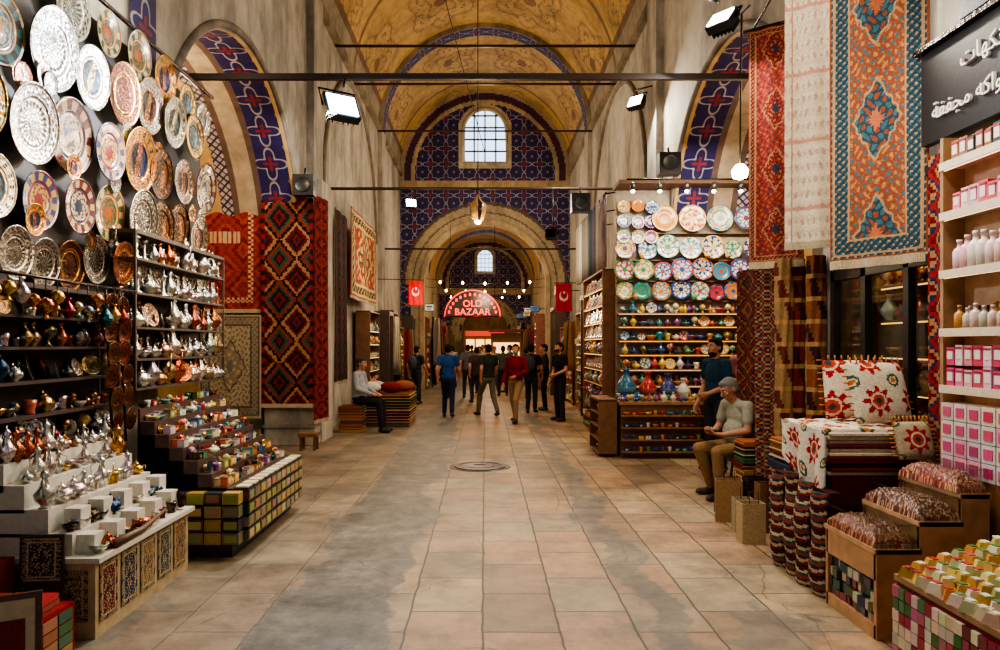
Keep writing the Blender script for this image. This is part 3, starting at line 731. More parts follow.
for i in range(3):
    for k in range(8): mb.lathe([(.001,0),(.08,0),(.12,.03),(.115,.034),(.001,.01)],TR(3.5+i*.25,11.1,.01+k*.04),jit(R.choice([(50,50,50),(196,190,170),(130,104,66)]),20),'ceramic',16)
    for k in range(8): mb.lathe([(.001,0),(.08,0),(.12,.03),(.115,.034),(.001,.01)],TR(3.5+i*.25,11.1,.415+k*.04),jit(R.choice(blue+[(196,190,170)]),20),'ceramic',16)
mb.build('plate_rack',cs)
shelves('ceramics_side_shelf',(2.02,12.45,0),(0,1,0),(-1,0,0),2.4,.3,[.08,.3,.52,.76,1.0,1.26,1.54,1.82,2.1,2.4,2.7],['bowl',['bowl','box'],'plate',['bowl','teapot'],'vase','plate',['lamp','vase'],'plate','plate','plate','plate'],[.08,.08,.09,.08,.075,.1,.08,.12,.12,.12,.12],blue+[(216,210,194),(186,56,50)],'ceramic',(130,84,46),(150,120,84),1.9,3.0,lights=True,var=.25)
shelves('mosaic_end_shelf',(1.72,10.95,0),(0,1,0),(-1,0,0),.9,.28,[.05,.25,.45,.65],[['bowl','box'],['box','cup'],'bowl',['bowl','vase']],[.065]*4,blue+[(200,150,50)],'ceramic',(120,80,46),(96,60,40),1.9,.86,var=.25)
mb=MB()
for i in range(8):
    y=13.0+i*.5; c=jit(R.choice([(190,184,174),(130,130,130),(70,80,90),(150,130,120)]),15)
    mb.grid(lambda u,v,y=y:np.stack([2.16+.04*np.sin(u*14),y+u*.4,3.1+v*1.3],1),14,4,lambda u,v,c=c:np.tile(np.array(c,float),(len(u),1)),'cloth',True)
mb.tube([(2.16,12.9,4.42),(2.16,17.2,4.42)],.015,(50,46,42))
for y in (13,15,17): mb.tube([(2.16,y,4.42),(3.0,y,4.55)],.012,(50,46,42))
mb.build('hanging_scarves',solid=.004)
# irregular far shop fronts
WC=[(216,176,116),(176,56,46),(80,100,130),(216,206,180),(114,76,52),(60,110,94),(196,146,60),(230,220,196)]
def garments(name,s,x,y0,L,z0,z1):
    mb=MB(); mb.tube([(s*x,y0,z1+.04),(s*x,y0+L,z1+.04)],.014,(60,54,48))
    for y in (y0,y0+L): mb.tube([(s*x,y,z1+.04),(s*x,y,0)],.02,(60,54,48))
    n=int(L/.16)
    for i in range(n):
        y=y0+.08+i*.16; c=jit(R.choice([(190,60,50),(60,80,120),(206,196,170),(150,110,60),(70,60,66),(110,130,100),(196,130,60)]),15); zb=z0+R.uniform(0,.5); w=R.uniform(.28,.42)
        mb.grid(lambda u,v,y=y,zb=zb,w=w:np.stack([s*(x-.15+(u-.5)*w*(.6+.4*(1-v))),y+.03*np.sin(u*9+v*3),zb+(z1-zb)*v],1),8,6,lambda u,v,c=c:np.tile(np.array(c,float),(len(u),1))*(.75+.25*((v*12)%1>.3))[:,None],'cloth',True)
    mb.build(name,solid=.01)
def doorway(name,s,x,y0,L,zt,c=(255,190,110)):
    mb=MB(); xx=s*(x+.18)
    mb.box((xx,y0+L/2,zt/2),(.04,L,zt),(170,130,86),'wood')
    mb.box((xx-s*.04,y0+L/2,zt-.25),(.03,L*.85,.25),c,'glow')
    for y in (y0,y0+L): mb.box((s*x,y,zt/2),(.4,.07,zt),(70,50,38),'wood')
    mb.box((s*x,y0+L/2,zt),(.42,L+.1,.1),(70,50,38),'wood')
    for k in range(5):
        for j in range(int(L/.2)): item(mb,TR(xx-s*.12,y0+.15+j*.2,.3+k*.4),R.choice(['vase','box','bowl','lamp']),.08,jit(R.choice(WC)),'plastic')
        mb.box((xx-s*.1,y0+L/2,.28+k*.4),(.16,L-.08,.02),(110,76,46),'wood')
    mb.build(name)
def lightbox(name,s,x,y,z,col,w=.6,h=.3):
    mb=MB(); mb.box((s*(x-w/2),y,z),(w,.08,h),(40,34,32),'plastic'); mb.box((s*(x-w/2),y-.045,z),(w*.9,.01,h*.82),col,'glowlo'); mb.box((s*(x-w/2),y-.052,z+h*.1),(w*.6,.006,h*.18),(90,24,20),'plastic'); mb.box((s*(x-w/2),y-.052,z-h*.2),(w*.4,.006,h*.1),(40,40,60),'plastic'); mb.tube([(s*x,y,z),(s*(x+.4),y,z)],.015,(50,46,42)); mb.build(name)
def front(s,x,y0,y1):
    y=y0
    while y<y1-.6:
        L=min(R.uniform(.9,1.7),y1-y); t=R.choice(['sh','ga','do','sh']); xo=x+R.uniform(-.06,.2)
        if t=='sh':
            zt=R.uniform(1.6,2.9); zs=[.12+.32*i for i in range(int((zt-.25)/.32))]
            org=(s*xo,y if s>0 else y+L-.1,0)
            shelves('souvenir_shop_shelf',org,(0,1 if s>0 else -1,0),(-s,0,0),L-.1,.34,zs,[['box','vase'],['box','bowl'],['vase','teapot'],['box','lamp'],['bowl','cup']],[.1,.09,.08,.09,.1],WC,'plastic',jit((130,90,56),30),jit((200,170,120),30),1.9,zt,lights=R.random()<.6,rows=2,var=.3,lw=R.choice([(255,196,120),(255,236,206)]))
            if R.random()<.45 and y>21.5: lightbox('hanging_shop_sign',s,xo+.1,y+.1,R.uniform(3.05,3.5),jit(R.choice([(206,150,80),(190,60,40),(60,90,130),(200,196,186)]),10),R.uniform(.35,.55),R.uniform(.2,.32))
        elif t=='ga': garments('hanging_garments_rack',s,xo,y+.05,L-.15,R.uniform(.5,1.0),R.uniform(2.2,3.0))
        else: doorway('lit_shop_doorway',s,xo+.1,y+.05,L-.15,R.uniform(2.5,2.9),R.choice([(255,190,110),(255,230,190)]))
        y+=L
shelves('souvenir_shop_shelf',(-2.72,18.7,0),(0,-1,0),(1,0,0),1.6,.34,[.12,.44,.76,1.08,1.4,1.72,2.04],[['box','vase'],['box','bowl'],['lamp','teapot']],[.09,.09,.08],WC,'plastic',(110,74,46),(206,176,126),1.9,2.5,lights=True,rows=2,var=.3,lw=(255,230,190))
front(-1,2.62,18.9,26.0)
front(1,2.3,15.0,25.8)
front(-1,2.1,27.6,44)
front(1,2.0,27.6,44)
mb=MB()
mb.box((.9,31,1.1),(1.3,.8,2.2),(150,110,60),'wood'); mb.box((.9,30.58,1.4),(1.1,.02,.8),(255,200,130),'glow'); mb.box((.9,30.55,.45),(1.2,.04,.8),(120,40,30),'wood'); mb.box((.9,30.5,2.3),(1.5,1.0,.1),(100,30,26),'wood')
for i in range(8): item(mb,TR(.4+i*.14,30.52,.86),'vase',.06,jit(R.choice(WC)),'ceramic')
mb.build('jewellery_kiosk')
mb=MB(); mb.box((0,44.5,1.3),(2.6,.3,2.6),(120,84,50),'wood')
for i in range(4): mb.box((-.9+i*.6,44.32,1.4),(.5,.02,1.3),(255,196,120),'glow')
mb.box((0,44.32,2.4),(2.4,.03,.3),(230,60,30),'glowlo'); mb.build('distant_lit_shop')
mb=MB()
for k in range(3):
    y=29+k*4.5
    mb.tube([(-2.8,y,4.4),(0,y,4.15),(2.8,y,4.4)],.01,(40,34,30),'plastic')
    for i in range(5):
        x=-1.8+i*.9; mb.ell((x,y,4.17+.03*abs(x)),(.045,.045,.06),(255,206,140),'glowhi',None,8,6)
mb.build('added_bulb_strings')  # invented bulb strings, added to brighten the far corridor
def flagc(u,v):
    C=np.tile(np.array((190,20,26),float),(len(u),1)); x=(u-.5); y=(v-.55)*1.5
    C[(np.hypot(x,y)<.27)&(np.hypot(x-.02,y-.07)>.21)]=(225,222,218); C[np.hypot(x-.02,y-.2)<.07]=(225,222,218); return C
rug('turkish_flag',(-2.2,20.8),(-1.8,20.8),3.55,2.85,flagc,30,44,.01,False)
rug('turkish_flag',(1.9,19.4),(2.33,19.4),3.35,2.6,flagc,30,44,.01,False)
mb=MB(); mb.tube([(-1.75,20.8,3.57),(-3.1,20.8,3.6)],.012,(60,50,44)); mb.build('flag_pole')
mb=MB(); mb.tube([(1.86,19.4,3.37),(3.1,19.4,3.37)],.012,(60,50,44)); mb.build('flag_pole')
def text(name,body,size,X,matn,col,parent=None,ext=.01,align='CENTER'):
    cu=bpy.data.curves.new(name,'FONT'); cu.body=body; cu.size=size; cu.extrude=ext; cu.align_x=align; cu.align_y='CENTER'
    m=bpy.data.materials.new(name+'_mat'); m.use_nodes=True; b=m.node_tree.nodes['Principled BSDF']; b.inputs['Base Color'].default_value=(*lin(col),1)
    if matn=='glow': b.inputs['Emission Color'].default_value=(*lin(col),1); b.inputs['Emission Strength'].default_value=3.2
    cu.materials.append(m)
    ob=bpy.data.objects.new(name,cu); bpy.context.scene.collection.objects.link(ob); ob.matrix_world=X
    if parent: ob.parent=parent
    return ob
sg=empty('neon_bazaar_sign')
mb=MB(); SX,SY,SZ=-.45,26.0,2.72
out=[(-1.0*math.cos(pi*i/30),.95*math.sin(pi*i/30)) for i in range(31)]
v=[(SX+a,SY,SZ+b_) for a,b_ in out]+[(SX,SY,SZ)]
mb.add(v,[(i,i+1,31) for i in range(30)],(20,4,4),'plastic')
mb.tube([(SX+a,SY-.03,SZ+b_) for a,b_ in out],.02,(255,30,10),'glow',6)
for i in range(2,29,2):
    a=pi*i/30; mb.box((SX-.86*math.cos(a),SY-.03,SZ+.8*math.sin(a)),(.07,.02,.10),(255,40,14),'glow',None)
mb.tube([(SX-1.0,SY,SZ),(SX+1.0,SY,SZ)],.03,(120,30,24))
mb.tube([(SX-.8,SY,SZ+.5),(SX-.8,SY,6.0)],.01,(60,50,50)); mb.tube([(SX+.8,SY,SZ+.5),(SX+.8,SY,6.0)],.01,(60,50,50))
mb.build('arched_board',sg)
RXm=lambda x,y,z:Matrix.Translation((x,y,z))@Matrix.Rotation(pi/2,4,'X')
text('lettering_old','OLD',.34,RXm(SX,SY-.05,SZ+.46),'glow',(255,60,20),sg)
text('lettering_bazaar','BAZAAR',.34,RXm(SX,SY-.05,SZ+.16),'glow',(255,60,20),sg)

# ------------------------------------------------------------ right side
rug('hanging_red_carpet',(2.58,7.05),(2.98,6.75),4.75,2.5,persian((130,44,34),[(150,84,56),(44,44,60)],(80,30,30),(160,110,76),4.5,11,True,.12),60,220)
rug('hanging_white_carpet',(2.66,6.4),(3.10,6.1),4.95,2.6,whiterug,60,220)
rug('hanging_persian_carpet',(2.72,5.68),(3.1,5.05),4.6,2.35,persian((132,70,46),[(60,96,104),(166,124,76),(176,100,66)],(38,62,76),(168,132,92),3.0,12,True,.2),110,300)
rug('hanging_kilim_strip',(2.76,7.35),(2.9,7.12),2.6,.35,kilim(1,14,[DRED,(124,74,40),NAVY,(150,120,84)],4),20,110,.02)
mb=MB()
for k,(x,y,c1,c2_) in enumerate(((2.97,6.9,(110,34,26),(60,26,22)),(3.05,6.65,(120,70,40),(50,26,26)),(2.84,6.86,(140,110,70),(90,40,30)))):
    def fn(u,v,x=x,y=y):
        r=.075+.015*np.cos(6*2*pi*u+v*18); a=2*pi*u+v*5; return np.stack([x+r*np.cos(a),y+r*np.sin(a),.02+v*2.5],1)
    mb.grid(fn,24,60,lambda u,v,c1=c1,c2_=c2_:sel(c1,(((np.floor(u*6+v*18))%3==0),c2_),((np.floor(v*60)%5==0),(160,120,76))),'cloth',True)
mb.build('rolled_kilim_bundle')
rug('draped_dark_carpet',(3.1,7.5),(3.12,8.9),2.6,.3,kilim(2,7,[(70,24,22),(106,34,28),BLK,(134,84,52)],5),40,100,.015)
mb=MB(); mb.tube([(2.55,7.12,4.78),(3.12,6.7,4.78)],.02,(60,50,44)); mb.tube([(2.6,6.44,4.98),(3.12,6.08,4.98)],.02,(60,50,44)); mb.tube([(2.65,5.8,4.63),(3.12,5.0,4.63)],.02,(60,50,44)); mb.tube([(2.62,7.1,4.78),(2.66,6.42,4.98),(2.7,5.75,4.63)],.012,(60,50,44)); mb.build('rug_hanging_rail')
sf=empty('carpet_shop_front')
mb=MB()
mb.box((3.9,4.7,1.5),(1.5,.06,3.0),(60,44,34),'wood'); mb.box((3.9,6.5,1.5),(1.5,.06,3.0),(60,44,34),'wood'); mb.box((4.66,5.6,1.5),(.06,1.8,3.0),(76,54,38),'wood'); mb.box((3.9,5.6,3.0),(1.5,1.8,.06),(90,76,60),'wood')
mb.build('interior_walls',sf)
mb=MB(); K=(20,18,18)
for y in (4.78,5.3,5.9,6.42): mb.box((3.12,y,1.48),(.07,.07,2.95),K,'plastic')
for z in (.08,2.3,2.92): mb.box((3.12,5.6,z),(.07,1.7,.07),K,'plastic')
mb.box((3.12,5.6,2.62),(.05,1.7,.6),(34,26,24),'plastic')
mb.tube([(3.06,5.36,1.0),(3.06,5.36,1.5)],.015,(170,150,100))
mb.build('frame',sf)
mb=MB(); mb.box((3.12,5.6,1.2),(.012,1.62,2.2),(200,210,210),'glass'); mb.build('glass_panes',sf)
shelves('interior_shelf',(3.45,4.85,0),(0,1,0),(-1,0,0),1.5,.3,[.4,.7,1.0,1.3,1.6,1.9,2.2],[['bowl','lamp'],['lamp','vase'],'teapot',['lamp','cup'],'bowl',['vase'],'lamp'],[.08,.08,.08,.08,.08,.07,.07],[(190,140,60),(140,50,40),(50,90,100),SIL,COP],'ceramic',(90,64,40),(60,42,32),2.0,2.5,parent=sf,lights=True,var=.3)
sn=empty('dried_fruit_shop_sign')
mb=MB(); mb.box((3.08,4.3,3.40),(.06,1.5,.64),(20,18,22),'plastic'); mb.box((3.04,4.3,3.73),(.08,1.54,.03),(60,50,46),'metal'); mb.build('board',sn)
YX=lambda x,y,z:Matrix(((0,0,-1,x),(-1,0,0,y),(0,1,0,z),(0,0,0,1)))
text('arabic_lettering','\uFE94\uFED4\uFED4\uFEA0\uFEE3 \uFEEA\uFEDB\uFE8D\uFEEE\uFED3',.15,YX(3.04,4.53,3.27),'p',(215,212,206),sn)
text('arabic_lettering_top','\uFE95\uFE8E\uFEEC\uFEDC\uFEE7',.15,YX(3.04,4.42,3.52),'p',(215,212,206),sn)
s2=empty('jeweller_shop_sign')
mb=MB(); mb.box((3.05,4.1,4.05),(.06,1.0,.56),(16,20,46),'plastic'); mb.lathe([(.12,-.01),(.17,-.01),(.17,.01),(.12,.01)],Matrix.Translation((3.01,4.33,4.0))@Matrix.Rotation(-pi/2,4,'Y'),(214,50,34),'plastic',24); mb.build('board',s2)
rug('kilim_door_curtain',(3.08,5.0),(3.09,4.7),3.0,.9,kilim(1,9,[RED,NAVY,(160,110,70),DRED],4),18,90,.01)
PK=[(216,114,146),(216,170,182),(196,70,106),(216,196,188),(186,50,60)]
mb=MB(); X=frame((0,1,0),(-1,0,0),(2.94,3.5,0)); Ls=1.15
mb.box((Ls/2,.15,1.98),(Ls,.02,2.1),(180,146,114),'wood',X)
for z in (1.42,1.78,2.15,2.52,2.84):
    mb.box((Ls/2,.08,z),(Ls,.16,.025),(186,160,126),'wood',X); mb.box((Ls/2,-.012,z),(Ls,.012,.05),(216,200,176),'plastic',X); mb.box((Ls/2,.01,z-.02),(Ls,.01,.01),(255,216,170),'glow',X)
mb.box((Ls,.08,1.98),(.03,.16,2.1),(150,116,80),'wood',X); mb.box((0,.08,1.98),(.03,.16,2.1),(150,116,80),'wood',X)
def prod(z,kind,cols,w,h):
    x=.06
    while x<Ls-.05:
        for rw in (0,1):
            c=jit(R.choice(cols),16)
            if kind=='box':
                hh_=h*R.uniform(.85,1.05)
                mb.box((x,.04+rw*.07,z+.013+hh_/2),(w*.9,.06,hh_),c,'plastic',X,R.uniform(-.1,.1)); mb.box((x,.008+rw*.07,z+.02+hh_*.5),(w*.6,.003,hh_*.45),(226,210,202),'plastic',X); mb.box((x,.007+rw*.07,z+.02+hh_*.8),(w*.75,.003,hh_*.1),(150,40,70),'plastic',X)
            else: item(mb,X@TR(x,.04+rw*.07,z+.013),kind,h/2.1*R.uniform(.85,1.05),c,'plastic')
        x+=w
prod(1.42,'box',PK[:3],.085,.13); prod(1.56,'box',PK[:3],.085,.13); prod(1.78,'bottle',[(200,186,170),(96,66,44),(190,130,56),(160,40,50)],.075,.16); prod(2.15,'bottle',[(216,206,200),(216,186,190)],.075,.22); prod(2.52,'box',PK,.08,.14); prod(2.84,'box',[(60,46,40),(130,84,60),(166,44,44),(44,60,50),(200,180,140)],.075,.13)
for i in range(9):
    for k in range(4):
        mb.box((.08+i*.125,.05,.9+.05+k*.11),(.115,.12,.105),jit(R.choice([(210,186,190),(214,150,170),(206,196,190)]),14),'plastic',X); mb.box((.08+i*.125,-.012,.9+.05+k*.11),(.075,.004,.06),jit((190,80,110),24),'plastic',X)
mb.box((Ls/2,.1,.45),(Ls,.2,.9),(140,96,58),'wood',X)
mb.build('rose_product_shelf')
st=empty('spice_bag_stand')
mb=MB(); WD=(180,134,90)
for (x0,x1,h) in ((2.25,2.5,.52),(2.5,2.74,.68),(2.74,2.9,.84)):
    mb.box(((x0+x1)/2,4.46,h-.01),(x1-x0+.02,.62,.03),(190,146,102),'wood'); mb.box(((x0+x1)/2,4.165,h/2),(x1-x0,.03,h),WD,'wood'); mb.box(((x0+x1)/2,4.755,h/2),(x1-x0,.03,h),WD,'wood')
    mb.box((x0+.012,4.46,h-.09),(.024,.6,.18),WD,'wood')
mb.box((2.262,4.46,.04),(.024,.6,.08),WD,'wood'); mb.box((2.5,4.46,.26),(.02,.6,.52),(90,64,44),'wood'); mb.box((2.38,4.46,.06),(.24,.6,.02),WD,'wood')
for j in range(9):
    for k in range(4): mb.box((2.31+R.uniform(-.02,.02),4.2+j*.064,.10+k*.065),(.08,.058,.055),jit(R.choice([(54,80,56),(120,54,54),(180,170,140),(60,54,76)]),20),'plastic',None,R.uniform(-.3,.3))
mb.build('stand',st)
def bag(mb,c,sz,col,col2=None,tilt=0):
    w,l,h=sz
    rs=np.random.RandomState(int(abs(c[0]*1000+c[1]*77))%9999)
    def fn(u,v):
        x=(u-.5)*w; y=(v-.5)*l; e=np.clip(np.minimum(np.minimum(u,1-u),np.minimum(v,1-v))*5,0,1)
        z=h*np.sqrt(e)*(.85+.22*rs.rand(len(u)))+tilt*x
        return np.stack([c[0]+x+rs.uniform(-.002,.002,len(u)),c[1]+y,c[2]+z],1)
    def cf(u,v):
        C=np.tile(np.array(col,float),(len(u),1)); r=rs.rand(len(u)); C*= (.55+.7*r)[:,None]
        if col2 is not None: C[r>.72]=col2
        return np.clip(C,0,255)
    mb.grid(fn,34,76,cf,'plastic',True)
mb=MB()
bag(mb,(2.37,4.46,.525),(.25,.6,.10),(130,66,44),(180,120,84)); bag(mb,(2.62,4.46,.685),(.25,.6,.10),(120,64,50),(196,156,124)); bag(mb,(2.81,4.46,.845),(.18,.6,.10),(160,76,64),(200,150,116))
mb.build('dried_fruit_bags',st)
mb=MB()
for (x,z,w) in ((2.37,.525,.25),(2.62,.685,.25),(2.81,.845,.18)):
    mb.box((x,4.46,z+.135),(w-.005,.6,.006),(220,230,230),'glass'); mb.box((x,4.16,z+.07),(w-.005,.005,.14),(220,230,230),'glass')
mb.build('clear_lids',st)
tb=empty('sweets_display_table')
mb=MB(); mb.box((2.46,3.36,.24),(.62,.82,.48),(110,40,38),'cloth'); mb.box((2.46,3.36,.49),(.64,.84,.03),(150,116,76),'wood')
mb.build('table',tb)
mb=MB()
for i in range(9):
    for j in range(10):
        c=R.choice([(200,170,76),(214,190,116),(196,176,140),(196,140,60),(170,170,124),(220,208,176)])
        mb.box((2.18+i*.066+R.uniform(-.012,.012),3.0+j*.08+R.uniform(-.012,.012),.53+i*.022),(.066,.08,.05),jit(c),'plastic',None,R.uniform(-.7,.7),.6)
        mb.box((2.18+i*.066,3.0+j*.08,.557+i*.022),(.03,.04,.006),jit(R.choice([(186,60,60),(230,226,210),(90,130,70)]),30),'plastic')
for k in range(7):
    for j in range(15):
        mb.box((2.14,2.98+j*.055,.05+k*.062),(.02,.05,.056),jit(R.choice([(150,26,44),(170,90,106),(60,110,54),(206,190,160),(196,180,150),(120,30,50)]),20),'plastic',None,R.uniform(-.1,.1))
    for i in range(12):
        mb.box((2.17+i*.052,3.785,.05+k*.062),(.046,.02,.056),jit(R.choice([(150,26,44),(170,90,106),(60,110,54),(196,180,150)]),15),'plastic')
        mb.box((2.17+i*.052,2.935,.05+k*.062),(.046,.02,.056),jit(R.choice([(150,26,44),(170,90,106),(60,110,54),(196,180,150)]),15),'plastic')
mb.build('sweet_packets',tb)
tx=empty('textile_table')
mb=MB(); mb.box((2.66,5.3,.40),(.56,.7,.8),(80,26,28),'cloth'); mb.build('base',tx)
mb=MB()
for i in range(11): mb.box((2.66+R.uniform(-.01,.01),5.3,.815+i*.027),(.60,.70+R.uniform(-.02,.02),.024),jit(R.choice([(140,30,34),(206,196,170),(100,26,28),(180,156,126),(60,40,46),(146,66,46)]),10),'cloth')
mb.build('folded_textiles',tx,bevel=.006)
mb=MB()
mb.grid(lambda u,v:np.stack([2.34+u*.6,5.66-v*.66,1.118+.004*np.sin(u*30)+.004*np.sin(v*17)],1),50,60,lambda u,v:suzani(u,v,1,2),'cloth',True)
def drape2(u,v):
    z=1.12-v*(.62-.5*np.abs(u-.35)*1.3); return np.stack([2.34-.012-.025*np.sin(u*16)*v,4.94+u*.72,z],1)
mb.grid(drape2,60,50,lambda u,v:suzani(u,v,.8,2.2),'cloth',True)
def drape3(u,v):
    z=1.12-v*(.10+.12*(1-u)); return np.stack([2.34+u*.6,4.985-.01*np.sin(u*12)*v,z],1)
mb.grid(drape3,50,10,lambda u,v:suzani(u,v,.3,2),'cloth',True)
mb.build('suzani_cover',tx,solid=.008)
def cushion(name,X,s,fn):
    mb=MB()
    for sg_ in (1,-1):
        def f(u,v,sg_=sg_):
            a=np.abs(u*2-1); b_=np.abs(v*2-1); h=.5*s*.36*np.sqrt(np.clip((1-a**3)*(1-b_**3),0,1))
            P=np.stack([(u-.5)*s,sg_*-h,(v)*s],1); A=np.array(X.to_3x3()); return P@A.T+np.array(X.translation)
        mb.grid(f,40,40,fn,'cloth',True)
    for i in range(36):
        t=i/9; k=int(t); q=(t-k)
        p=[(q-.5,0),(.5,q),(.5-q,1),(-.5,1-q)][k]; dx=[0,.04,0,-.04][k]; dz=[-.03,0,.04,0][k]
        mb.tube([(p[0]*s,0,p[1]*s),(p[0]*s+dx,0,max(0,p[1]*s+dz))],.006,(176,110,60),'cloth',4,X)
    return mb.build(name)
cushion('embroidered_cushion',TR(2.86,5.16,1.14,.2,-.3),.45,lambda u,v:suzani(u,v,1,1.5))
cushion('embroidered_cushion',TR(2.84,5.52,1.14,-.1,-.2),.45,lambda u,v:suzani(u+.3,v+.2,1,1.3))
cushion('embroidered_cushion',TR(2.90,4.84,.93,.1,-.3),.26,lambda u,v:suzani(u,v,1,1.0,(176,160,130)))
mb=MB()
def strp(u,v):
    pal=np.array([(110,34,30),(170,150,112),(38,42,58),(136,54,42),(54,72,62),(180,166,130),(80,24,26),(50,30,30)],float); return pal[(np.floor(v*36+np.sin(u*5)).astype(int))%8]
for i,y in enumerate((4.92,5.14,5.36,5.58)):
    mb.grid(lambda u,v,y=y,i=i:np.stack([2.29-.05*np.sin(u*pi)-(.03+.03*(i%2))*v*(1-v)*2-.012*np.sin(v*9+i*2),y-.11+u*.215+.012*np.sin(v*6+i),.01+v*(.70+.03*(i%3))],1),20,60,strp,'cloth',True)
mb.box((2.335,5.26,.36),(.07,.9,.7),(60,26,26),'cloth')
mb.build('striped_kilim_stack',solid=.008)
stack('folded_kilim_stack',2.75,6.12,.5,.5,0,.9,14,RP)
stack('folded_kilim_stack',2.85,7.62,.36,.3,0,.7,12,RP)
mb=MB()
for (x,y,w,h,c) in ((2.36,7.0,.24,.40,(150,114,76)),(2.6,6.6,.22,.44,(120,84,56)),(2.44,7.3,.2,.36,(76,46,32)),(2.36,6.62,.16,.3,(160,144,114)),(2.62,7.0,.2,.42,(50,34,28)),(2.3,6.25,.2,.34,(176,150,110))):
    X=TR(x,y,0,R.uniform(-.3,.3)); t=.006
    mb.box((0,-w*.35,h/2),(w,t,h),c,'cloth',X); mb.box((0,w*.35,h/2),(w,t,h),c,'cloth',X); mb.box((-w/2,0,h/2),(t,w*.7,h),c,'cloth',X); mb.box((w/2,0,h/2),(t,w*.7,h),c,'cloth',X); mb.box((0,0,.01),(w,w*.7,.02),c,'cloth',X)
    mb.box((0,0,h*.85),(w*.8,w*.5,.02),(50,36,32),'cloth',X)
    mb.tube([(-w*.2,-w*.35,h),(-w*.2,-w*.3,h+.1),(w*.2,-w*.3,h+.1),(w*.2,-w*.35,h)],.004,(70,54,40),'cloth',5,X)
mb.build('paper_bags')
# ------------------------------------------------------------ tie rods, lamps
IR=(66,48,36)
mb=MB(); mb.box((0,7.6,4.52),(6.26,.06,.06),IR,'plastic'); mb.build('iron_tie_rod')
for y,z in ((13.4,4.6),(21.8,4.6),(15.1,SP-.1),(17.3,SP-.1),(21.1,SP-.1)):
    mb=MB(); mb.tube([(-W+.02,y,z),(W-.02,y,z)],.03,IR,'plastic',8); mb.build('iron_tie_rod')
mb=MB(); mb.tube([(-1.2,10,9.0),(.0,14,5.4)],.008,(40,34,30),'plastic'); mb.build('hanging_cable')
mb=MB()
mb.tube([(-.13,13.25,10.9),(-.13,13.25,4.45)],.01,(40,34,30),'plastic')
for zz in (8.6,8.4): mb.tube([(-.13+.3*math.cos(a*pi/6),13.25+.3*math.sin(a*pi/6),zz) for a in range(13)],.01,(40,34,30),'plastic',5)
mb.lathe([(.02,0),(.1,.04),(.15,.2),(.16,.32),(.06,.42),(.02,.5),(.001,.52)],TR(-.13,13.25,3.95),lambda i,j:(200,150,90) if j%3 else (40,30,24),'ceramic',12)
mb.ell((-.13,13.25,4.0),(.07,.07,.09),(255,214,140),'glowhi')
mb.build('hanging_lantern')
def flood(name,loc,rz,rx,s=.3,on=True,col=(225,240,255),arm=()):
    mb=MB(); X=TR(loc[0],loc[1],loc[2],rz,rx)
    mb.box((0,.05,0),(s,.09,s*.85),(30,30,32),'plastic',X)
    for i in range(6): mb.box((-s*.4+i*s*.16,.12,0),(.012,.06,s*.7),(26,26,28),'metal',X)
    mb.box((0,0,0),(s*.86,.01,s*.7),col if on else (40,40,44),'glowhi' if on else 'plastic',X)
    mb.tube([(-s*.55,.05,0),(-s*.55,.05,s*.65),(s*.55,.05,s*.65),(s*.55,.05,0)],.012,(30,30,30),'metal',6,X)
    for a in arm: mb.tube(a,.014,(40,36,34),'plastic')
    return mb.build(name)
flood('floodlight',(-1.47,7.45,4.18),.6,-.5,.36,col=(150,205,255),arm=[[(-1.47,7.5,4.38),(-1.47,7.57,4.48)]])
flood('floodlight',(2.28,7.0,4.88),-.9,-.7,.26,col=(255,240,214),arm=[[(2.28,7.05,5.05),(2.3,7.5,5.3),(3.1,7.6,5.4)]])
flood('floodlight',(2.7,13.0,6.1),-.8,-.5,.3,col=(255,226,180),arm=[[(2.7,13.05,6.3),(3.08,13.05,6.4)]])
flood('floodlight',(-1.35,13.2,4.3),.3,-.4,.2,arm=[[(-1.35,13.25,4.42),(-1.35,13.36,4.58)]])
flood('floodlight',(1.25,13.2,3.7),2.6,.3,.22,False,arm=[[(1.25,13.25,3.8),(1.25,13.36,4.58)]])
mb=MB(); mb.tube([(3.12,8.5,5.7),(3.02,8.5,5.6),(3.0,8.5,3.8)],.012,(40,34,30),'plastic'); mb.lathe([(.001,-.08),(.08,-.05),(.1,.03),(.05,.1),(.001,.12)],TR(3.0,8.5,3.72),(255,236,190),'glowhi',12); mb.build('hanging_bulb_lamp')
for (x,y,z) in ((-2.95,11.8,4.3),(1.75,13.25,4.3),(2.9,11.4,4.55)):
    mb=MB(); mb.box((x,y,z),(.34,.22,.34),(18,18,20),'plastic'); mb.lathe([(.001,.0),(.1,.0),(.12,.01)],Matrix.Translation((x,y-.12,z))@Matrix.Rotation(pi/2,4,'X'),(26,26,28),'plastic',14); mb.tube([(x,y,z+.17),(x,y+.05,z+.3)],.015,(40,40,40)); mb.build('loudspeaker')
mb=MB()
for i in range(6):
    mb.lathe([(.001,0),(.03,.0),(.05,.12),(.045,.12),(.001,.08)],TR(2.3+i*.42,11.2,4.22,0,pi+.5),(30,28,28),'plastic',10); mb.ell((2.3+i*.42,11.24,4.1),(.035,.035,.035),(255,226,170),'glowhi',None,8,6)
mb.tube([(2.2,11.2,4.27),(4.6,11.2,4.27)],.015,(50,46,42)); mb.build('spotlight_rail')

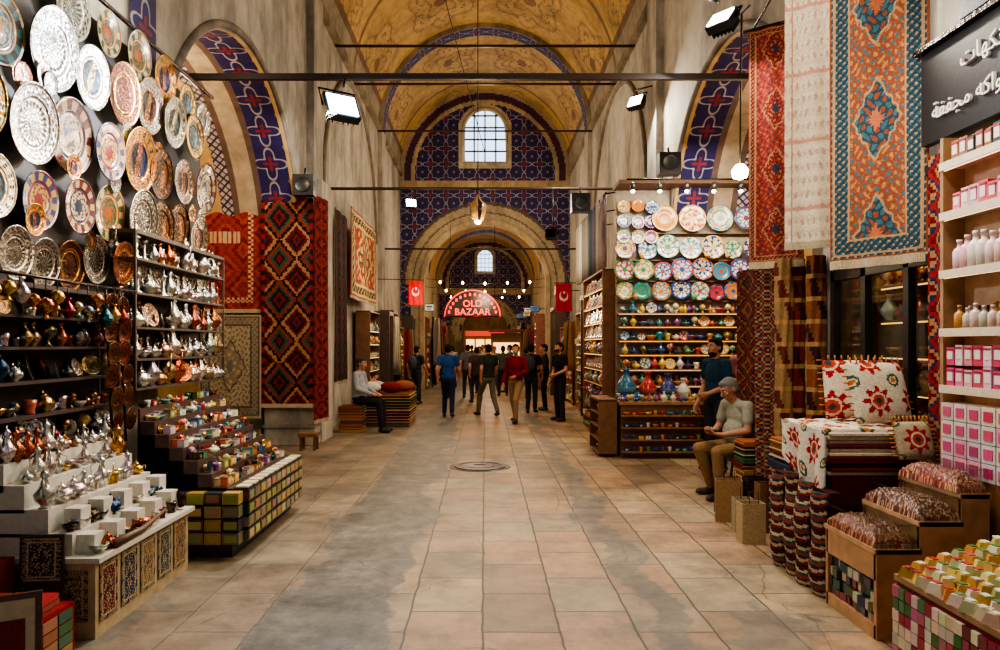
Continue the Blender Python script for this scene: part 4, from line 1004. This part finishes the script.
# ------------------------------------------------------------ PEOPLE
def V3(p): return np.array(p,float)
def rcm(a,b,ra,rb,lab): return ('c',V3(a),V3(b),ra,rb,lab)
def elm(c,r,lab,rot=None): return ('e',V3(c),V3(r),np.eye(3) if rot is None else rot,lab)
def lookrot(yaw,pitch,roll=0):
    return np.array((Matrix.Rotation(yaw,3,'Z')@Matrix.Rotation(pitch,3,'X')@Matrix.Rotation(roll,3,'Y')))
def spine_rot(a,b):
    z=V3(b)-V3(a); z/=np.linalg.norm(z); x=np.array([1.,0,0]); x-=z*np.dot(x,z); x/=np.linalg.norm(x); y=np.cross(z,x); return np.stack([x,y,z],1)
def hand(pr,wr,d,n,side,curl=.5,lab='skin'):
    d=V3(d); d/=np.linalg.norm(d); n=V3(n); n-=d*np.dot(n,d); n/=np.linalg.norm(n); l=np.cross(d,n)*side; wr=V3(wr)
    rot=np.stack([l,d,n],1)
    pr.append(elm(wr+d*.05,(.043,.055,.018),lab,rot)); pr.append(rcm(wr-d*.01,wr+d*.04,.027,.024,lab))
    for o_,L in ((-.031,.062),(-.0105,.076),(.0105,.082),(.031,.072)):
        b0=wr+d*.085+l*o_; d1=d*math.cos(curl)+n*math.sin(curl)+l*o_*1.2; d2=d*math.cos(curl*2.1)+n*math.sin(curl*2.1)
        m=b0+d1*L*.55; pr.append(rcm(b0-d*.02,m,.0105,.0095,lab)); pr.append(rcm(m,m+d2*L*.5,.0095,.008,lab))
    t0=wr+d*.025+l*.03; t1=t0+(d*.6+l*.65+n*.35)*.04; pr.append(rcm(t0,t1,.014,.011,lab)); pr.append(rcm(t1,t1+(d*.85+l*.1+n*.4)*.032,.011,.009,lab))
STAND=dict(pel=(0,0,.93),che=(0,0,1.25),nec=(0,-.01,1.45),hed=(0,.02,1.60),shL=(-.185,0,1.40),elL=(-.235,-.03,1.12),wrL=(-.235,.06,.87),shR=(.185,0,1.40),elR=(.235,-.03,1.12),wrR=(.235,.06,.87),
  hpL=(-.09,0,.9),knL=(-.10,.02,.49),anL=(-.11,-.02,.09),hpR=(.09,0,.9),knR=(.10,.02,.49),anR=(.11,-.02,.09))
def person(name,loc,rz,P=None,shirt=(60,60,70),trous=(50,50,56),hair=(30,24,20),skin=(190,140,112),shoe=(40,34,30),sleeve=.55,hyaw=0,hpitch=0,mask=None,vox=.012,sc=1.0,bag=None,nL=(1,0,0),nR=(-1,0,0),dL=None,dR=None,curl=.5,belly=0.0,beard=False,phone=False,footyaw=(.15,-.15)):
    J=dict(STAND); J.update(P or {}); J={k:V3(v) for k,v in J.items()}
    pr=[]
    sr=spine_rot(J['pel'],J['nec']); up=sr[:,2]
    pr.append(elm(J['pel'],(.165,.125,.13),'t',sr))
    pr.append(elm((J['pel']+J['che'])/2+sr[:,1]*belly*.6,(.16+belly*.3,.115+belly,.19),'s',sr)); pr.append(elm(J['che'],(.175,.12,.2),'s',sr))
    pr.append(rcm(J['pel']+up*.06,J['pel']+up*.1,.135,.13,'s')); pr.append(elm(J['pel']+up*.04,(.172,.132,.08),'s',sr))
    pr.append(rcm(J['shL'],J['shR'],.062,.062,'s')); pr.append(rcm(J['che']+up*.1,J['nec'],.10,.06,'s'))
    pr.append(rcm(J['nec']-up*.03,J['hed']-V3((0,.01,.04)),.056,.052,'k'))
    for S,sg_ in (('L',-1),('R',1)):
        sh,el_,wr=J['sh'+S],J['el'+S],J['wr'+S]
        pr.append(rcm(sh,el_,.05,.04,'k')); pr.append(rcm(el_,wr,.042,.028,'k'))
        if sleeve<=1: pr.append(rcm(sh,sh+(el_-sh)*sleeve,.066,.06,'s'))
        else: pr.append(rcm(sh,el_,.064,.052,'s')); pr.append(rcm(el_,el_+(wr-el_)*.93,.052,.04,'s'))
        d=wr-el_ if (dL if S=='L' else dR) is None else V3(dL if S=='L' else dR)
        hand(pr,wr,d,nL if S=='L' else nR,1 if S=='L' else -1,curl,'k')
        hp,kn,an=J['hp'+S],J['kn'+S],J['an'+S]
        pr.append(rcm(hp,kn,.092,.066,'t')); pr.append(rcm(kn,an+(kn-an)*.08,.066,.056,'t'))
        fy=footyaw[0 if S=='L' else 1]; f=V3((-math.sin(fy),math.cos(fy),0))
        ph=max(0,an[2]-.09)
        pr.append(rcm(an,an-V3((0,0,.04)),.045,.042,'h'))
        pr.append(rcm((an[0],an[1],.045+ph)-f*.03,(an[0],an[1],.04+ph*.3)+f*.15,.043,.036,'h')); pr.append(elm((an[0],an[1],.03+ph*.5)+f*.07,(.047,.13,.03),'h',lookrot(fy,-ph*2)))
    H=lookrot(hyaw,hpitch); hc=J['hed']
    def h(p): return hc+H@V3(p)
    pr.append(elm(h((0,0,.02)),(.076,.095,.098),'k',H)); pr.append(elm(h((0,.028,-.055)),(.056,.062,.062),'k',H)); pr.append(elm(h((0,.05,-.095)),(.03,.03,.022),'k',H))
    pr.append(rcm(h((0,.09,.015)),h((0,.112,-.028)),.009,.015,'k')); pr.append(elm(h((0,.086,.035)),(.05,.016,.012),'k',H))
    pr.append(elm(h((-.04,.07,-.02)),(.022,.02,.018),'k',H)); pr.append(elm(h((.04,.07,-.02)),(.022,.02,.018),'k',H))
    for s_ in (-1,1): pr.append(elm(h((s_*.08,-.008,-.005)),(.01,.02,.034),'k',H))
    pr.append(elm(h((0,.092,-.058)),(.026,.009,.0085),'l',H))
    pr.append(elm(h((0,-.018,.038)),(.084,.098,.094),'a',H)); pr.append(elm(h((0,-.045,-.01)),(.077,.066,.075),'a',H)); pr.append(elm(h((0,.03,.085)),(.06,.06,.036),'a',H))
    if beard: pr.append(elm(h((0,.034,-.075)),(.057,.062,.048),'a',H))
    if mask: pr.append(elm(h((0,.048,-.05)),(.056,.068,.048),'m',H))
    mb=MB()
    for p in pr:
        if p[0]=='c':
            a,b_,ra,rb=p[1:5]; d=b_-a; L=np.linalg.norm(d); q=Vector((0,0,1)).rotation_difference(Vector(d/L if L>1e-6 else (0,0,1)))
            prof=[(max(1e-4,ra*math.cos(t)),ra*math.sin(t)) for t in np.linspace(-pi/2,0,5)]+[(max(1e-4,rb*math.cos(t)),L+rb*math.sin(t)) for t in np.linspace(0,pi/2,5)]
            mb.lathe(prof,Matrix.Translation(a)@q.to_matrix().to_4x4(),(1,1,1),'skin',12)
        else:
            c,r,rot=p[1:4]; X=Matrix.Translation(c)@Matrix(rot.tolist()).to_4x4(); prof=[(max(1e-3,math.sin(pi*i/10)),-math.cos(pi*i/10)) for i in range(11)]
            mb.lathe(prof,X@Matrix.Diagonal((r[0],r[1],r[2],1)),(1,1,1),'skin',16)
    tmp=mb.build('tmp')
    md=tmp.modifiers.new('w','WELD'); md.merge_threshold=.0004
    md=tmp.modifiers.new('r','REMESH'); md.mode='VOXEL'; md.voxel_size=vox
    md=tmp.modifiers.new('s','SMOOTH'); md.factor=.5; md.iterations=2
    dg=bpy.context.evaluated_depsgraph_get(); me=bpy.data.meshes.new_from_object(tmp.evaluated_get(dg))
    V=np.empty(len(me.vertices)*3); me.vertices.foreach_get('co',V); V=V.reshape(-1,3)
    F=[tuple(p.vertices) for p in me.polygons]
    cen=np.array([V[list(f)].mean(0) for f in F])
    best=np.full(len(F),1e9); lab=np.zeros(len(F),int); labs=[]
    for i,p in enumerate(pr):
        if p[0]=='c':
            a,b_,ra,rb=p[1:5]; ab=b_-a; t=np.clip(((cen-a)@ab)/max(1e-9,ab@ab),0,1); dd=np.linalg.norm(cen-a-t[:,None]*ab,axis=1)-(ra+(rb-ra)*t)
        else:
            q=(cen-p[1])@p[3]; k0=np.linalg.norm(q/p[2],axis=1); k1=np.linalg.norm(q/p[2]**2,axis=1)+1e-9; dd=k0*(k0-1)/k1
        labs.append(p[-1]); m=dd<best; best[m]=dd[m]; lab[m]=i
    CM={'s':shirt,'t':trous,'k':skin,'h':shoe,'a':hair,'l':(140,80,68),'m':mask or skin}
    cols=np.array([CM[labs[i]] for i in lab],float)
    bpy.data.objects.remove(tmp)
    out=MB(); out.V.append(V); out.U.append(np.zeros((len(V),3))); out.F=F; out.C.append(cols); out.M=['skin' if labs[i] in 'klh' else 'cloth' for i in lab]; out.S=[True]*len(F); out.n=len(V)
    HX=Matrix.Translation(hc)@Matrix(H.tolist()).to_4x4()
    for s_ in (-1,1):
        out.ell((s_*.031,.078,.012),(.0135,.0135,.010),(222,216,210),'skin',HX,10,8); out.ell((s_*.031,.0895,.012),(.0055,.004,.0058),(36,24,18),'skin',HX,8,6)
        out.tube([(s_*.014,.096,.034),(s_*.032,.097,.040),(s_*.052,.084,.034)],[.004,.005,.003],tuple(k*.8 for k in hair),'cloth',6,HX)
    if bag:
        bx=J['che']; out.ell((bx[0],bx[1]-.19,bx[2]-.02),(.15,.1,.22),bag,'cloth')
        for s_ in (-1,1): out.tube([(s_*.1,-.16+bx[1],bx[2]+.12),(s_*.12,-.03+bx[1],bx[2]+.225),(s_*.115,.1+bx[1],bx[2]+.12),(s_*.13,.09+bx[1],bx[2]-.08)],.018,bag,'cloth',6)
    if phone:
        c=(J['wrL']+J['wrR'])/2; out.box((c[0],c[1]+.06,c[2]+.04),(.075,.14,.01),(24,24,28),'plastic')
    ob=out.build(name); ob.location=loc; ob.rotation_euler=(0,0,rz); ob.scale=(sc,sc,sc)
    bpy.data.meshes.remove(me)
    return ob
SEAT=dict(pel=(0,0,.56),che=(0,.05,.84),nec=(0,.12,1.04),hed=(0,.19,1.17),shL=(-.19,.09,.99),elL=(-.25,.14,.74),wrL=(-.10,.34,.69),shR=(.19,.09,.99),elR=(.25,.14,.74),wrR=(.10,.34,.69),
   hpL=(-.1,.03,.54),knL=(-.16,.45,.52),anL=(-.14,.40,.09),hpR=(.1,.03,.54),knR=(.15,.47,.52),anR=(.18,.28,.09))
person('seated_man',(2.92,8.15,0),pi/2+.3,SEAT,(150,148,128),(138,106,68),(110,106,102),(170,116,88),(46,32,26),.6,0,-.45,None,.009,1.03,None,(0,-.2,1),(0,-.2,1),(.5,.85,.1),(-.5,.85,.1),.7,.06,False,True)
mb=MB(); mb.lathe([(.001,.43),(.17,.43),(.18,.41),(.17,.39),(.001,.39)],TR(2.92,8.17,0),(56,36,26),'wood',20)
for a in range(4):
    q=a*pi/2+pi/4; mb.tube([(2.92+.12*math.cos(q),8.17+.12*math.sin(q),.40),(2.92+.17*math.cos(q),8.17+.17*math.sin(q),0)],.016,(50,32,24),'wood')
mb.build('wooden_stool')
SEAT2=dict(SEAT); SEAT2.update(pel=(0,0,.66),che=(0,-.01,.96),nec=(0,.02,1.18),hed=(0,.06,1.33),shL=(-.19,.01,1.13),elL=(-.26,.06,.86),wrL=(-.12,.30,.75),shR=(.19,.01,1.13),elR=(.26,.06,.86),wrR=(.12,.30,.75),
  hpL=(-.1,.03,.63),knL=(-.13,.44,.58),anL=(-.14,.46,.09),hpR=(.1,.03,.63),knR=(.13,.46,.58),anR=(.13,.52,.09))
person('seated_man',(-2.48,14.2,0),-pi/2-.2,SEAT2,(160,160,166),(34,32,40),(70,64,60),(176,126,96),(26,22,22),1.5,-.2,-.1,None,.012,1,None,(0,-.1,-1),(0,-.1,-1),(.4,.9,-.1),(-.4,.9,-.1),.3,.05)
def stride(a,b_=None):
    b_=a if b_ is None else b_
    return dict(knL=(-.1,.10+a*.5,.5),anL=(-.11,a,.09),knR=(.1,.03-b_*.3,.5),anR=(.11,-b_,.12),elL=(-.25,-.12,1.13),wrL=(-.24,-.06,.88),elR=(.25,.05,1.12),wrR=(.24,.2,.92),pel=(0,0,.91),hpL=(-.09,0,.88),hpR=(.09,0,.88))
SK=(180,126,98)
person('walking_man_in_blue_shirt',(-.87,17.0,0),-.1,stride(.14,.12),(34,70,130),(36,46,70),(30,24,22),SK,footyaw=(.1,-.1))
person('walking_man',(.08,17.3,0),.5,stride(.30,.26),(44,48,42),(104,96,80),(24,20,18),SK)
fold=dict(elL=(-.27,.02,1.12),wrL=(-.10,.2,1.02),elR=(.25,-.02,1.1),wrR=(.25,.1,.86))
st2=stride(.24,.22); st2.update(fold)
person('man_in_maroon_shirt',(.68,15.9,0),pi-.5,st2,(110,24,40),(140,114,82),(26,22,20),SK,sleeve=1.5,mask=(130,160,180),hyaw=.3)
person('man_with_backpack',(1.15,18.0,0),-.3,stride(.08,.05),(30,30,36),(40,44,56),(22,18,16),SK,bag=(56,60,66))
person('man_in_black_shirt',(1.68,16.2,0),pi/2+.5,dict(fold,anL=(-.16,.03,.09),anR=(.15,-.05,.09)),(24,24,28),(42,40,48),(26,22,20),SK,mask=(30,30,34),sc=1.02)
person('man_in_dark_jacket',(1.55,18.8,0),pi/2,dict(fold),(40,42,50),(36,36,44),(30,26,24),SK,sleeve=1.5,vox=.014)
person('walking_man_with_backpack',(-1.95,20.6,0),-.6,stride(.25,.2),(40,44,52),(44,48,60),(24,20,18),SK,bag=(70,74,80),vox=.014,sc=.97)
for (x,y,rz,c1,c2_) in ((-.55,23.2,.1,(90,90,100),(50,50,60)),(-.2,25.2,3,(150,140,130),(60,60,80)),(-1.2,23.3,2.6,(120,60,60),(40,44,60)),(.6,24,.2,(70,80,70),(46,46,52)),(1.3,22.6,-.8,(56,70,100),(70,64,60)),(-.1,31,3.1,(170,160,140),(60,60,70)),(-.6,33,.1,(110,50,50),(50,50,60)),(-1.3,28.5,.6,(180,170,160),(50,50,70)),(-.25,21.2,.3,(60,50,50),(56,56,66)),(.35,27,3.3,(176,150,120),(60,70,90)),(.9,26,1.2,(90,100,120),(40,40,50))):
    person('distant_visitor',(x,y,0),rz,stride(.12,.1),c1,c2_,(26,22,20),SK,vox=.018,sc=R.uniform(.93,1.0))
person('shopkeeper_in_navy_shirt',(3.12,9.75,0),pi/2+.4,dict(fold),(28,56,76),(40,40,50),(24,20,18),SK,vox=.011,sc=1.04,beard=True)
person('shopkeeper_in_pink_shirt',(3.75,10.3,0),-pi/2-2.2,dict(fold),(160,100,104),(60,56,60),(30,24,20),SK,vox=.011,sc=1.06)

# ------------------------------------------------------------ LIGHT
G=.76
def point(loc,w,col,r=.15):
    l=bpy.data.lights.new('lamp','POINT'); l.energy=w*G; l.color=col; l.shadow_soft_size=r
    o=bpy.data.objects.new('lamp_or_fill_light',l); o.location=loc; bpy.context.scene.collection.objects.link(o); return o  # serves both the modelled fixtures and added fill lights that have none
def area(loc,tgt,w,col,sx,sy=None):
    l=bpy.data.lights.new('area','AREA'); l.energy=w*G; l.color=col; l.size=sx
    if sy: l.shape='RECTANGLE'; l.size_y=sy
    o=bpy.data.objects.new('lamp_or_fill_light',l); o.location=loc; o.rotation_euler=(Vector(tgt)-Vector(loc)).to_track_quat('-Z','Y').to_euler(); bpy.context.scene.collection.objects.link(o); return o
WM=(1,.74,.46); NE=(1,.89,.74); CL=(.84,.92,1)
area((-1.45,7.3,4.1),(-.6,3,0),190,CL,.3)
area((2.2,6.85,4.75),(0,4.5,0),130,NE,.3)
area((2.6,12.9,6.0),(0,9,0),200,NE,.4)
point((-.13,13.25,3.7),130,WM,.15)
point((-4.5,9.6,4.7),180,WM,.3); point((4.5,9.6,4.7),130,WM,.3)
area((-2.0,5.6,4.5),(-3.0,5.8,2.6),62,NE,.3,3.0)  # added strip without a fixture, aimed at the wall plates
area((-1.7,6.0,3.0),(-2.8,6.2,.8),70,WM,.3,2.5)  # added fill to brighten the trinket steps, no fixture
area((-2.6,10.7,4.9),(-3.4,12,2.6),36,NE,.3)  # added hotspot on the left pier rugs, no fixture
area((3.3,10.6,4.2),(3.5,12.3,2.2),105,NE,1.8,.3)
area((1.2,15,4.3),(2.0,15,1.5),70,WM,2.5,.3)
point((-1.9,16.5,3.6),90,WM,.2)
point((3.3,5.6,2.7),28,WM,.1)
area((1.9,4.4,3.9),(2.7,4.9,1.0),85,NE,1.2,.3)
area((2.0,5.6,4.9),(2.9,5.7,3.6),44,NE,.4,1.4)
point((0,17.2,6.4),270,(1,.82,.6),.4); point((0,23.5,6.2),270,(1,.82,.6),.4); point((0,9.5,6.8),120,NE,.4)  # unseen fill points added to warm the vault and nave, no fixtures
point((-1.6,20,2.9),110,WM,.2); point((1.2,21,2.9),110,WM,.2); point((0,25,3.4),130,WM,.2)
point((0,29,3.9),240,WM,.3); point((0,36,4.0),320,WM,.3); point((0,42,4.0),180,WM,.3); point((0,48,4),120,WM,.3)  # added warm fill points to brighten the far corridor
w=bpy.data.worlds.new('World'); bpy.context.scene.world=w; w.use_nodes=True
w.node_tree.nodes['Background'].inputs[0].default_value=(.9,.94,1,1); w.node_tree.nodes['Background'].inputs[1].default_value=.4
# ------------------------------------------------------------ CAMERA
cd=bpy.data.cameras.new('camera'); cd.lens=26; cd.sensor_width=36; cd.shift_x=.015; cd.shift_y=.02; cd.clip_end=200
co=bpy.data.objects.new('camera',cd); co.location=(0,0,1.7); co.rotation_euler=(pi/2,0,0); bpy.context.scene.collection.objects.link(co); bpy.context.scene.camera=co
bpy.context.scene.view_settings.look='AgX - Medium High Contrast'
